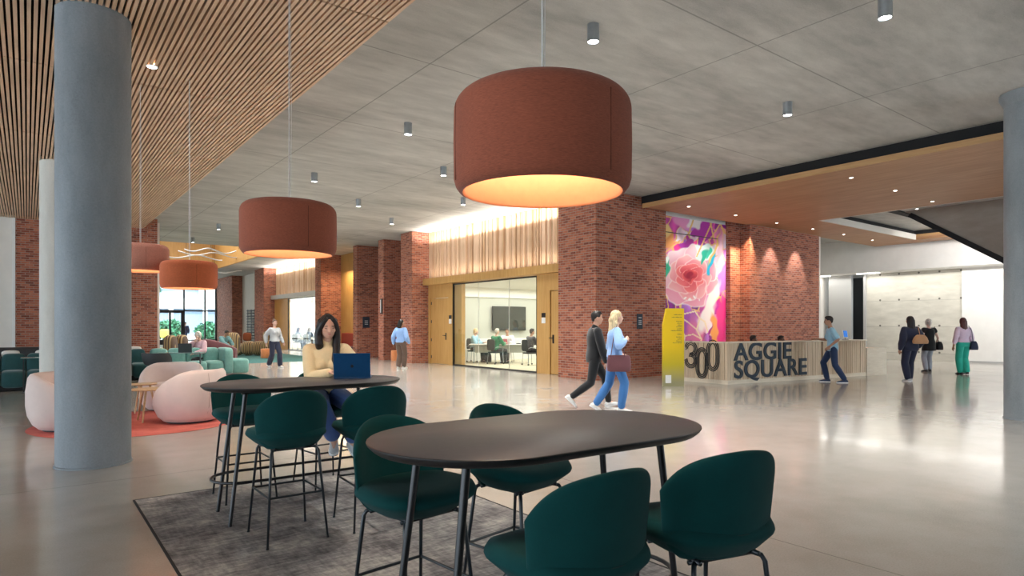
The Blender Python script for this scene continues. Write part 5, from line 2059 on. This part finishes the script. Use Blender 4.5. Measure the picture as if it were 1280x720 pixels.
# long dark bench back behind the left sofa
bn = empty('bench', ab(-.9, 21.6, 0), YAW); tag(bn, 'dark upholstered bench behind the left teal sofa', 'bench')
m = MB(); sbox(m, (.7, 0, .62), 1.9, .5, .5, .5); m.build('back_cushion', 'charcoal', bn, smooth=True)
m = MB(); sbox(m, (.7, -.3, .25), 1.9, .7, .42, .4); m.build('seat_cushion', 'charcoal', bn, smooth=True)
MB().box(-.2, 1.6, -.5, .15, 0, .1).build('base', 'black_matte', bn)

def glass_table(name, lab, c, w_, d_, h, yaw=YAW):
    r = empty(name, c, yaw); tag(r, lab, 'table')
    MB().box(-w_ / 2, w_ / 2, -d_ / 2, d_ / 2, h - .012, h).build('glass_top', 'green_glass', r)
    MB().box(-w_ / 2 + .05, w_ / 2 - .05, -.02, .02, h - .03, h - .012).build('rail', 'dark_metal', r)
    for s_ in (-1, 1):
        m = MB(); m.box(s_ * (w_ / 2 - .05) - .012, s_ * (w_ / 2 - .05) + .012, -.02, .02, .0, h - .03)
        m.box(s_ * (w_ / 2 - .05) - .02, s_ * (w_ / 2 - .05) + .02, -d_ / 2, d_ / 2, 0, .015)
        m.build('leg', 'dark_metal', r)
    return r
M['green_glass'] = plain('green_glass_edge', (.28, .46, .42), .08, var=.02, spec=.8)
glass_table('side_table', 'thin glass-topped side table in front of the left teal sofa', Vector((-10.35, 13.85, 0)), .62, .42, .76)
glass_table('side_table', 'glass-topped table with a laptop, in front of the mint sofa', Vector((-8.90, 16.95, 0)), 1.15, .45, .73, YAW - .50)
lp2 = empty('laptop', Vector((-8.78, 17.02, .73)), YAW - .3); tag(lp2, 'dark grey laptop on the glass-topped table beside the grey-haired woman', 'laptop')
MB().box(-.16, .16, 0, .23, 0, .012).build('base', 'dark_metal', lp2)
m = MB(); m.obox(Matrix.Rotation(math.radians(12), 4, 'X') @ Matrix.Translation((0, 0, .125)), .33, .008, .24); m.build('lid', 'charcoal', lp2)

# dark shell chair at that table
sc_ = empty('shell_chair', Vector((-9.25, 16.5, 0)), -.2); tag(sc_, 'dark grey shell chair with its curved back to us, before the mint sofa', 'chair')
m = MB()
rings = []
for k, (z, rr) in enumerate(((.40, .18), (.44, .27), (.55, .32), (.68, .34), (.74, .345), (.74, .325), (.68, .32), (.55, .30), (.46, .25), (.44, .16))):
    rings.append([Vector((rr * math.sin(t) * 1.05, -rr * math.cos(t), .44 + (z - .44) * (1 if abs(t) < 1.6 else max(.15, 1 - (abs(t) - 1.6) / .9)))) for t in np.linspace(-PI, PI, 33)[:-1]])
m.loft(rings); m.build('shell', 'charcoal', sc_, auto=60)
for sx in (-1, 1):
    for sy in (-1, 1):
        MB().cyl((sx * .12, sy * .12, .42), (sx * .22, sy * .22, 0), .012).build('leg', 'dark_metal', sc_)

# ---- blush tub chairs
def tub_chair():
    root = empty('tub_chair', (0, 0, 0))
    NT_ = 48
    def hgt(t):                       # t = 0 is the front (+x)
        a_ = abs((t + PI) % (2 * PI) - PI)
        k = max(0, min(1, (a_ - .35) / 2.1))
        k = k * k * (3 - 2 * k)
        return .43 + .36 * k
    prof = [(.30, .03, 0), (.36, .035, 0), (.43, .12, 0), (.485, .28, 0), (.505, .45, .55), (.49, .70, .85), (.465, .93, .97), (.44, .985, 1), (.41, 1.0, 1), (.375, .985, 1), (.345, .93, .97), (.33, .80, .85), (.32, .62, .5), (.30, .54, .0)]
    rings = []
    for r, z, k in prof:
        ring = []
        for i in range(NT_):
            t = 2 * PI * i / NT_
            h = hgt(t)
            zz = z * .78 if z <= .30 else (.234 + (z - .30) / .70 * (h - .234))
            lean = 1 + .03 * (h - .43) / .36 * (z > .6)
            ring.append((r * lean * math.cos(t), r * lean * math.sin(t) * 1.04, zz))
        rings.append(ring)
    mb = MB(); mb.loft(rings, cap1=True)
    mb.build('shell', 'pink_fabric', root, smooth=True)
    m = MB()
    m.loft([superell(36, .33, .34, 2.6, z) if r == 1 else superell(36, .33 * r, .34 * r, 2.6, z) for z, r in ((.30, .9), (.33, 1), (.42, 1), (.45, .96), (.462, .8), (.466, .3))])
    m.build('seat_cushion', 'pink_fabric', root, auto=60)
    MB().lathe([(.001, 0), (.32, 0), (.33, .03), (.001, .03)], 36).build('plinth', 'charcoal', root)
    s = MB(); s.tube([((.50 * .985) * math.cos(PI * .9) * k, .51 * math.sin(PI * .9) * k, z) for z, k in ((.05, .78), (.15, .92), (.25, 1.0), (.4, 1.04), (.6, 1.02), (.74, .97))], .003, 6)
    s.build('seam', 'pink_seam', root, smooth=True)
    return root
M['pink_seam'] = plain('pink_seam', (.45, .32, .27), .9)
tc_ = tub_chair()
for i, (x, y, yw_, lb) in enumerate(((-4.88, 9.62, math.radians(165), 'blush pink tub armchair nearest to us on the coral rug, its back turned'),
                                    (-5.90, 11.0, math.radians(-75), 'blush pink tub armchair behind, between the coffee tables and mint sofa'),
                                    (-6.20, 8.90, math.radians(10), 'blush pink tub armchair mostly hidden behind the thick column'))):
    o = tc_ if i == 0 else copy_tree(tc_)
    o.location = (x, y, .006); o.rotation_euler = (0, 0, yw_)
    tag(o, lb, 'armchair', 'blush tub armchairs on the coral rug')
def coral():
    t = NT('coral_rug')
    n_ = t.noise(t.coord(), 3, 5); n2 = t.noise(t.coord(), 120, 2)
    f = t.math('ADD', t.math('MULTIPLY', n_, .6), t.math('MULTIPLY', n2, .4))
    t.set(color=t.ramp(f, [(.35, (.42, .085, .075)), (.65, (.64, .19, .15))]), rough=.97, spec=.1)
    M['coral'] = t.m
coral()
m = MB(); m.lathe([(.001, 0), (1.38, 0), (1.39, .003), (1.38, .006), (.001, .006)], 72)
o = m.build('round_rug', 'coral', None, auto=30, loc=(-5.55, 9.5, 0)); tag(o, 'round coral red rug under the pink armchairs', 'rug')
m = MB(); m.box(3.8, 10.5, 25.5, 33.5, 0, .005)
o = m.build('lounge_rug', 'teal_rug', None) if 'teal_rug' in M else None
M['teal_rug'] = plain('teal_rug', (.03, .13, .125), .95, scale=20)
o = m.build('lounge_rug', 'teal_rug', None); o.rotation_euler = (0, 0, YAW); tag(o, 'dark teal rug under the striped sofa in the distance', 'rug')
def coffee(name, c, r, h, lb):
    root = empty(name, c, .3); tag(root, lb, 'coffee table', 'round wooden coffee tables')
    m = MB(); m.lathe([(.001, h - .022), (r - .01, h - .022), (r, h - .012), (r, h - .004), (r - .004, h), (.001, h)], 40); m.build('tabletop', 'light_wood', root, auto=40)
    for k in range(3):
        t = 2 * PI * k / 3 + .4
        MB().cyl((r * .45 * math.cos(t), r * .45 * math.sin(t), h - .022), (r * .95 * math.cos(t), r * .95 * math.sin(t), 0), .017, .012).build('leg', 'light_wood', root, auto=40)
coffee('coffee_table', Vector((-5.52, 9.62, .006)), .235, .49, 'round pale wood coffee table beside the nearest pink armchair')
coffee('coffee_table', Vector((-6.02, 10.35, .006)), .20, .50, 'smaller round wood coffee table peeking out behind the thick column')

# ---- striped lounge pieces, far back
def pt(px, d_, z=0):
    return Vector(((px - 640) / 792 * d_, d_, z))
sf = empty('striped_sofa', pt(318, 30.5), 0); tag(sf, 'long lobed sofa in brown and gold striped knit, far back', 'sofa')
s1 = 30.5 / 792
for (px, py, wx, hz) in ((297, 437, 16, 15), (311, 436.5, 15, 18), (323, 437, 14, 18), (334, 437, 14, 19)):
    m = MB(); z = hz * s1 / 2 + .02; sbox(m, ((px - 318) * s1, 0, z), wx * s1 * 1.1, .8, hz * s1, .75); m.build('lobe', 'striped', sf, smooth=True)
m = MB(); sbox(m, ((331 - 318) * s1, .35, .88), .50, .36, .62, .8); m.build('back_lobe', 'striped', sf, smooth=True)
for (px, d_, lb) in ((213, 21.5, 'left of two brown striped rounded chairs before the entrance glazing'), (227, 22.1, 'right of two brown striped rounded chairs before the entrance glazing')):
    r_ = empty('striped_chair', pt(px, d_), 0); tag(r_, lb, 'chair', 'striped rounded chairs')
    m = MB(); sbox(m, (0, 0, .74), .34, .5, .78, .6); m.build('back_lobe', 'striped', r_, smooth=True)
    m = MB(); sbox(m, (0, -.1, .22), .36, .6, .42, .6); m.build('seat_lobe', 'striped', r_, smooth=True)
r_ = empty('striped_chair', pt(288, 27), 0); tag(r_, 'tall striped chair behind the leaning person in teal', 'chair')
m = MB(); sbox(m, (0, .2, .66), .62, .4, 1.0, .6); m.build('back_lobe', 'striped', r_, smooth=True)
m = MB(); sbox(m, (-.2, -.1, .22), .8, .7, .44, .6); m.build('seat_lobe', 'striped', r_, smooth=True)
mr = empty('curved_sofa', pt(257, 22.8), .1); tag(mr, 'low maroon curved sofa behind the grey-haired woman', 'sofa')
m = MB()
rings = []
for t in np.linspace(-1, 1, 17):
    x = t * .95; h = .96 - .34 * abs(t) ** 1.6
    rings.append([Vector((x, .25 * t * t + q[0], q[1] * h)) for q in ((-.02, .02), (.22, .02), (.24, .5), (.20, .95), (.12, 1.0), (.02, .95), (-.03, .5))])
m.loft(rings); m.build('backrest', 'maroon', mr, auto=60)
m = MB(); sbox(m, (0, -.25, .23), 1.7, .75, .42, .5); m.build('seat_cushion', 'maroon', mr, smooth=True)
m = MB(); m.lathe([(.001, 0), (.24, 0), (.26, .04), (.26, .38), (.23, .42), (.001, .42)], 32)
o = m.build('pouf', 'orange_fabric', None, auto=40, loc=pt(333.5, 28.3)); tag(o, 'small orange round pouf beside the striped sofa', 'pouf')
m = MB(); m.lathe([(.001, 0), (.12, 0), (.11, .30), (.001, .32)], 20)
tb_ = empty('low_table', pt(278, 25), 0); tag(tb_, 'small low table carrying an orange pot', 'table')
MB().lathe([(.001, .38), (.26, .38), (.26, .41), (.001, .41)], 28).build('tabletop', 'maroon', tb_)
MB().cyl((0, 0, 0), (0, 0, .38), .03).build('stem', 'dark_metal', tb_)
m = MB(); m.lathe([(.001, 0), (.11, 0), (.14, .26), (.12, .28), (.001, .26)], 20)
o = m.build('pot', 'orange_fabric', None, auto=40, loc=pt(278, 25, .41)); tag(o, 'bright orange pot on the low table in the distance', 'pot')
cn = MB(); sbox(cn, (0, 0, .2), .40, .2, .42, .6); o = cn.build('cushion', 'rust', None, smooth=True) if 'rust' in M else None
M['rust'] = plain('rust_fabric', (.28, .075, .03), .9)
o = cn.build('cushion', 'rust', None, smooth=True, loc=pt(309, 31.2, .70)); tag(o, 'rust brown cushion on top of the striped sofa', 'cushion')
pf = MB(); pf.lathe([(.001, 0), (.26, 0), (.27, .03), (.27, .40), (.25, .43), (.001, .43)], 28)
o = pf.build('pouf', 'orange_fabric', None, auto=40, loc=ab(12.15, 23.65)); tag(o, 'orange round pouf in the recess between brick piers', 'pouf')

# ---- seated lounge people
P = dict(h=1.64, voxel=.012, fem=True, pelvis=(-.05, 0, .54), lean=(.12, 0), feet=((.50, .12, .09), (.46, -.12, .09)), hands=((.30, .12, .66), (.20, -.04, .98)), epole=((-.2, .8, -.8), (.1, -.9, -.8)), palm=((0, 0, -1), (-1, 0, 0)),
         skin='skin_light', head_pitch=.35, top=dict(name='sweater', mat='sweater_pink', inf=.022, hem=-.04, loose=.014), legs=dict(mat='cloth_black', inf=.014), shoes='black_shoe', hair=dict(style='bob', mat='hair_grey'), browmat='hair_grey')
person('grey-haired woman in pink sweater sitting on the mint sofa', pt(250, 18.55), math.radians(-108), P)
P = dict(h=1.72, voxel=.014, fem=False, pelvis=(-.05, 0, .54), lean=(.45, 0), feet=((.50, .12, .09), (.46, -.12, .09)), hands=((.50, .10, .62), (.52, -.10, .62)), epole=((-.2, .8, -.8), (-.2, -.8, -.8)), palm=((0, 0, 1), (0, 0, 1)),
         skin='skin_tan', head_pitch=.5, top=dict(mat='teal_top', inf=.022, hem=-.04, loose=.012), legs=dict(mat='cloth_black', inf=.014), shoes='black_shoe', hair=dict(style='short', mat='hair_black'))
person('person in teal top leaning forward on the lounge chair, far back', pt(278, 26.6), math.radians(-25), P)

# ================================================================== meeting room furniture and people
mt = empty('meeting_table', Vector((-.42, 24.45, .012)), math.radians(-1)); tag(mt, 'long pale table with grey front panel in the meeting room', 'table')
bevel(MB().box(-1.22, 1.15, -.36, .36, .70, .728).build('tabletop', 'white_plastic', mt), .004)
MB().box(-1.0, 1.05, -.20, -.17, .40, .70).build('modesty_panel', 'room_grey', mt)
for x in (-1.05, -.02, .02, 1.05):
    m = MB(); m.box(x - .018, x + .018, -.02, .02, .06, .70); m.box(x - .02, x + .02, -.30, .30, .04, .07)
    for y in (-.28, .28):
        m.ball((x, y, .022), .022, seg=10, rings=6)
    m.build('leg', 'aluminium', mt)
def office_chair(c, yw_, lb):
    r = empty('meeting_chair', c, yw_); tag(r, lb, 'chair', 'wheeled chairs in the meeting room')
    m = MB(); sbox(m, (0, 0, .44), .46, .46, .06, .4); m.build('seat', 'charcoal', r, smooth=True)
    m = MB(); sbox(m, (-.22, 0, .72), .05, .44, .42, .4); m.build('backrest', 'charcoal', r, smooth=True)
    for sx in (-1, 1):
        for sy in (-1, 1):
            m = MB(); m.tube([(sx * .18, sy * .20, .42), (sx * .21, sy * .22, .05)], .011, 8); m.build('leg', 'aluminium', r, smooth=True)
            m = MB(); m.cyl((sx * .21, sy * .22 - .012, .03), (sx * .21, sy * .22 + .012, .03), .03, seg=14); m.build('caster', 'black_metal', r)
    for sy in (-1, 1):
        m = MB(); m.tube([(.16, sy * .235, .43), (.17, sy * .25, .62), (.10, sy * .25, .645), (-.14, sy * .25, .645), (-.22, sy * .22, .60)], .010, 8); m.build('armrest', 'aluminium', r, smooth=True)
def seated(c, yw_, lb, top, legs, hair, sk, hx=.38, fem=False, **k):
    P = dict(h=1.70, voxel=.012, fem=fem, pelvis=(-.02, 0, .555), lean=(.12, 0), feet=((.44, .11, .09), (.40, -.11, .09)), hands=((hx, .16, .78), (hx, -.12, .78)), epole=((-.3, .6, -.8), (-.3, -.6, -.8)),
             palm=((0, 0, -1), (0, 0, -1)), skin=sk, head_pitch=.1, top=dict(mat=top, inf=.018, hem=-.05, loose=.010), legs=dict(mat=legs, inf=.013), shoes='black_shoe', hair=hair)
    P.update(k)
    person(lb, c, yw_, P)
room_people = [
    (Vector((-1.50, 25.05, .012)), math.radians(-18), 'blonde person in light blue top at the left end of the meeting table', 'tee_blue', 'cloth_charcoal', dict(style='bob', mat='hair_blonde'), 'skin_light', 'wheeled meeting chair at the left end, under the person in blue'),
    (Vector((-.62, 23.72, .012)), math.radians(42), 'person in green top sitting on the near side of the meeting table', 'shirt_green', 'cloth_charcoal', dict(style='short', mat='hair_grey'), 'skin_light', 'wheeled meeting chair on the near side, under the person in green'),
    (Vector((-.18, 25.25, .012)), math.radians(-100), 'dark-haired person in white shirt behind the meeting table', 'shirt_white', 'cloth_charcoal', dict(style='short', mat='hair_black'), 'skin_tan', 'wheeled meeting chair behind the table, under the person in white'),
    (Vector((.66, 23.05, .012)), math.radians(30), 'dark-haired man in dark grey jacket at the right end of the meeting table', 'jacket_grey', 'cloth_black', dict(style='short', mat='hair_black'), 'skin_tan', 'wheeled meeting chair nearest the glass, under the man in the jacket'),
]
for c, y_, lb, tp_, lg_, hr_, sk_, cl in room_people:
    seated(c, y_, lb, tp_, lg_, hr_, sk_)
    office_chair(c, y_, cl)
bp = MB(); bp.loft([superell(24, .18 * k, .12 * k, 3, z) for z, k in ((0, .9), (.05, 1), (.25, .95), (.36, .75), (.40, .35))])
o = bp.build('backpack', 'cloth_charcoal', None, auto=50, loc=(-.98, 24.95, .012)); tag(o, 'dark brown bag standing on the meeting room floor under the table', 'bag')
MB().tube([(-.06, 0, .38), (-.05, 0, .46), (.05, 0, .46), (.06, 0, .38)], .008, 6).build('handle', 'cloth_charcoal', o)
rd = empty('red_laptop', Vector((-.30, 24.35, .741)), math.radians(200)); tag(rd, 'red-covered tablet propped open on the meeting table', 'tablet')
M['red_cover'] = plain('red_cover', (.30, .03, .05), .5)
MB().box(-.14, .14, -.02, .18, 0, .01).build('base', 'red_cover', rd)
m = MB(); m.obox(Matrix.Rotation(math.radians(18), 4, 'X') @ Matrix.Translation((0, 0, .10)), .28, .01, .2); m.build('cover', 'red_cover', rd)
cf = MB(); cf.box(-.09, .09, -.03, .03, 0, .035)
o = cf.build('conference_phone', 'black_matte', None, loc=(.25, 24.5, .74)); bevel(o, .01); tag(o, 'small black conference phone on the meeting table', 'phone')
# screen
tv = empty('wall_screen', ab(16.22, 21.36, 1.24), YAW); tag(tv, 'large dark wall-mounted screen in the meeting room', 'screen')
bevel(MB().box(-.88, .88, -.01, .05, 0, 1.02).build('housing', 'black_matte', tv), .006)
MB().box(-.86, .86, -.014, -.009, .02, 1.0).build('display', 'screen', tv)
# far meeting room: high table and two figures
ft = empty('meeting_table', ab(14.6, 38.6, .012), YAW); tag(ft, 'white table in the far glazed meeting room', 'table')
MB().box(-1.2, 1.2, -.4, .4, .70, .735).build('tabletop', 'white_plastic', ft)
for sx in (-1, 1):
    MB().box(sx * 1.0 - .03, sx * 1.0 + .03, -.3, .3, 0, .70).build('leg', 'aluminium', ft)
for px, lb, c1 in ((372, 'left of two seated figures in the far glazed room', 'knit_grey'), (386, 'right of two seated figures in the far glazed room', 'denim_dark')):
    c = pt(px, 38.0, .012)
    seated(c, math.radians(60), lb, c1, 'cloth_charcoal', dict(style='long', mat='hair_brown', len=.2), 'skin_light', fem=True, voxel=.016, face=False)
    office_chair(c, math.radians(60), 'dark wheeled chair in the far glazed room, under the ' + ('left' if px < 380 else 'right') + ' figure')

# ================================================================== alcove seating with a small lamp
bq = empty('banquette', ab(12.25, 28.9, 0), YAW); tag(bq, 'dark red banquette in the timber alcove', 'bench')
m = MB(); m.box(.25, .48, -1.4, 1.5, 0, 1.08); bevel(m.build('backrest', 'red_leather', bq), .03) if 'red_leather' in M else None
M['red_leather'] = plain('red_leather', (.30, .035, .02), .55)
bevel(m.build('backrest', 'red_leather', bq), .03)
m = MB(); m.box(-.2, .25, -1.4, 1.5, .08, .46); bevel(m.build('seat', 'maroon', bq), .03)
al = empty('table_lamp', ab(12.55, 28.5, 1.08), YAW); tag(al, 'small lit table lamp on the banquette ledge', 'lamp')
M['shade_glow'] = emit('shade_glow', (1, .72, .38), 6)
MB().lathe([(.09, .20), (.05, .40), (.045, .40), (.085, .20)], 24, closed=True).build('lamp_shade', 'shade_glow', al)
MB().lathe([(.001, 0), (.05, 0), (.05, .015), (.008, .02), (.008, .30), (.001, .30)], 16).build('base', 'dark_metal', al)
light('POINT', 'table_lamp_light', ab(12.45, 28.5, 1.36), 14, (1, .7, .4), size=.05)
light('AREA', 'alcove_light', ab(12.2, 29, 4.2), 60, (1, .75, .45), (0, 0, YAW), .6, 2.5)

# ================================================================== wind sculpture in the atrium opening
ms = empty('hanging_sculpture', ab(7.0, 35.5, 0), YAW); tag(ms, 'white wing-like hanging sculpture under the ceiling opening', 'sculpture')
rnd = random.Random(2)
for k, (x, y, z, L) in enumerate(((-.6, 0, 4.95, 3.4), (.9, 1.6, 5.30, 3.2), (.3, -1.2, 5.2, 2.4), (1.6, 4, 4.6, 3.0))):
    m = MB()
    rings = []
    for t in np.linspace(-1, 1, 21):
        w_ = .20 * (1 - t * t) ** .6 + .01
        zz = z + .10 * math.sin(t * 5 + k)
        rings.append([Vector((x + t * L / 2, y + w_ * c_, zz + .03 * s_)) for c_, s_ in ((-1, 0), (0, 1), (1, 0), (0, -1))])
    m.loft(rings); wg = m.build('wing', 'wire', ms, auto=40)
    MB().cyl((x, y, z), (x, y, ZC + 2.3), .008, seg=6).build('wire', 'dark_metal', wg)

gr = empty('display_rack', ab(12.30, 45.9, .15), YAW); tag(gr, 'tall grey gridded rack against the white wall between the far brick piers', 'rack')
m = MB()
for k in range(13):
    m.box(-.03, .03, -.85, .85, .02 + k * .19, .09 + k * .19)
m.build('grid', 'charcoal', gr)
m = MB()
for y in (-.85, 0, .85):
    m.box(.03, .07, y - .03, y + .03, -.15, 2.42)
m.build('upright', 'dark_metal', gr)

# ================================================================== outside the entrance
mb = MB(); mb.box(-30, 60, 75, 140, -.12, -.02)
struct('ground', mb, 'warm_white')
fc = MB()
AF = 72
for b0_, b1_, z0_, z1_ in ((-12, 40, 6.3, 16), (-12, 40, 3.2, 4.3), (-12, 8.0, 4.3, 6.3), (14.2, 40, 4.3, 6.3), (-12, 40, 0, .5)):
    fc.box(b0_, b1_, AF, AF + .6, z0_, z1_)
for b_ in np.arange(-11, 40, 3.2):
    fc.box(b_, b_ + .4, AF, AF + .6, 0, 3.2)
bl = empty('facade_building', ab(0, 0), YAW); tag(bl, 'pale building across the street with a band of dark windows', 'building')
fc.build('wall', 'white_paint', bl)
MB().box(8, 14.2, AF + .4, AF + .5, 4.3, 6.3).build('window_band', 'window_blue', bl) if 'window_blue' in M else None
M['window_blue'] = plain('window_blue', (.26, .34, .46), .15, spec=.8)
sun = light('SUN', 'sun', (0, 0, 30), 5.0, (1, .97, .92), (math.radians(38), 0, YAW))
MB().box(8, 14.2, AF + .4, AF + .5, 4.3, 6.3).build('window_band', 'window_blue', bl)
MB().box(-12, 40, AF + .45, AF + .5, .5, 3.2).build('shopfront_glass', 'window_blue', bl)
MB().box(8, 14.2, AF + .2, AF + .3, 5.2, 5.3).build('transom', 'white_paint', bl)
def leafy(name, c, rx, rz, n, lab, cat, trunk=None, col='leaf_green'):
    root = empty(name, c, 0); tag(root, lab, cat)
    rr = random.Random(hash(name) % 99 if False else len(lab))
    m = MB()
    for _ in range(n):
        u = Vector((rr.gauss(0, 1), rr.gauss(0, 1), rr.gauss(0, 1))).normalized() * (rr.random() ** .4)
        p = Vector((u.x * rx, u.y * rx, u.z * rz + rz + (trunk or 0)))
        a_, b_ = Vector((rr.gauss(0, 1), rr.gauss(0, 1), rr.gauss(0, 1))).normalized(), Vector((rr.gauss(0, 1), rr.gauss(0, 1), rr.gauss(0, 1))).normalized()
        s_ = .22
        m.add([p - a_ * s_, p + b_ * s_ * .5, p + a_ * s_, p - b_ * s_ * .5], [(0, 1, 2, 3)])
    m.build('foliage', col, root)
    if trunk:
        MB().cyl((0, 0, 0), (0, 0, trunk + rz), .14, .07).build('trunk', 'bark', root)
M['leaf_green'] = plain('leaf_green', (.06, .22, .12), .7, var=.4, scale=2)
M['bark'] = plain('bark', (.10, .07, .05), .9)
leafy('street_tree', ab(7.6, 61.5), 1.6, 1.7, 1500, 'green street tree outside the glazing, upper left', 'tree', trunk=3.2)
leafy('shrub', ab(10.3, 64), 1.3, 1.0, 900, 'green shrub outside, right of the entrance doors', 'shrub')
leafy('shrub', ab(13.6, 65), 1.2, .9, 900, 'green shrub outside, farther right near the brick pier', 'shrub')
M['bright_yellow'] = plain('bright_yellow', (.85, .66, .10), .6)
yb = MB(); sbox(yb, (0, 0, .8), .6, .5, .7, .4); yb.cyl((0, 0, 0), (0, 0, .5), .06)
o = yb.build('yellow_kiosk', 'bright_yellow', None, smooth=True, loc=ab(8.95, 58.5)); tag(o, 'yellow street box seen through the entrance door', 'kiosk')
P = dict(h=1.75, voxel=.02, fem=False, pelvis=(0, 0, .93), feet=((.1, .09, .088), (-.1, -.09, .1)), hands=((.02, .27, .84), (.3, -.2, 1.1)), skin='skin_tan', face=False,
         top=dict(mat='cloth_navy', inf=.02, hem=-.1), legs=dict(mat='cloth_navy'), shoes='black_shoe', hair=dict(style='short', mat='hair_black'))
person('person in dark navy standing outside behind the glass doors', ab(9.95, 55.5), -PI / 2, P)
# terrace seat back just outside

flush_people()
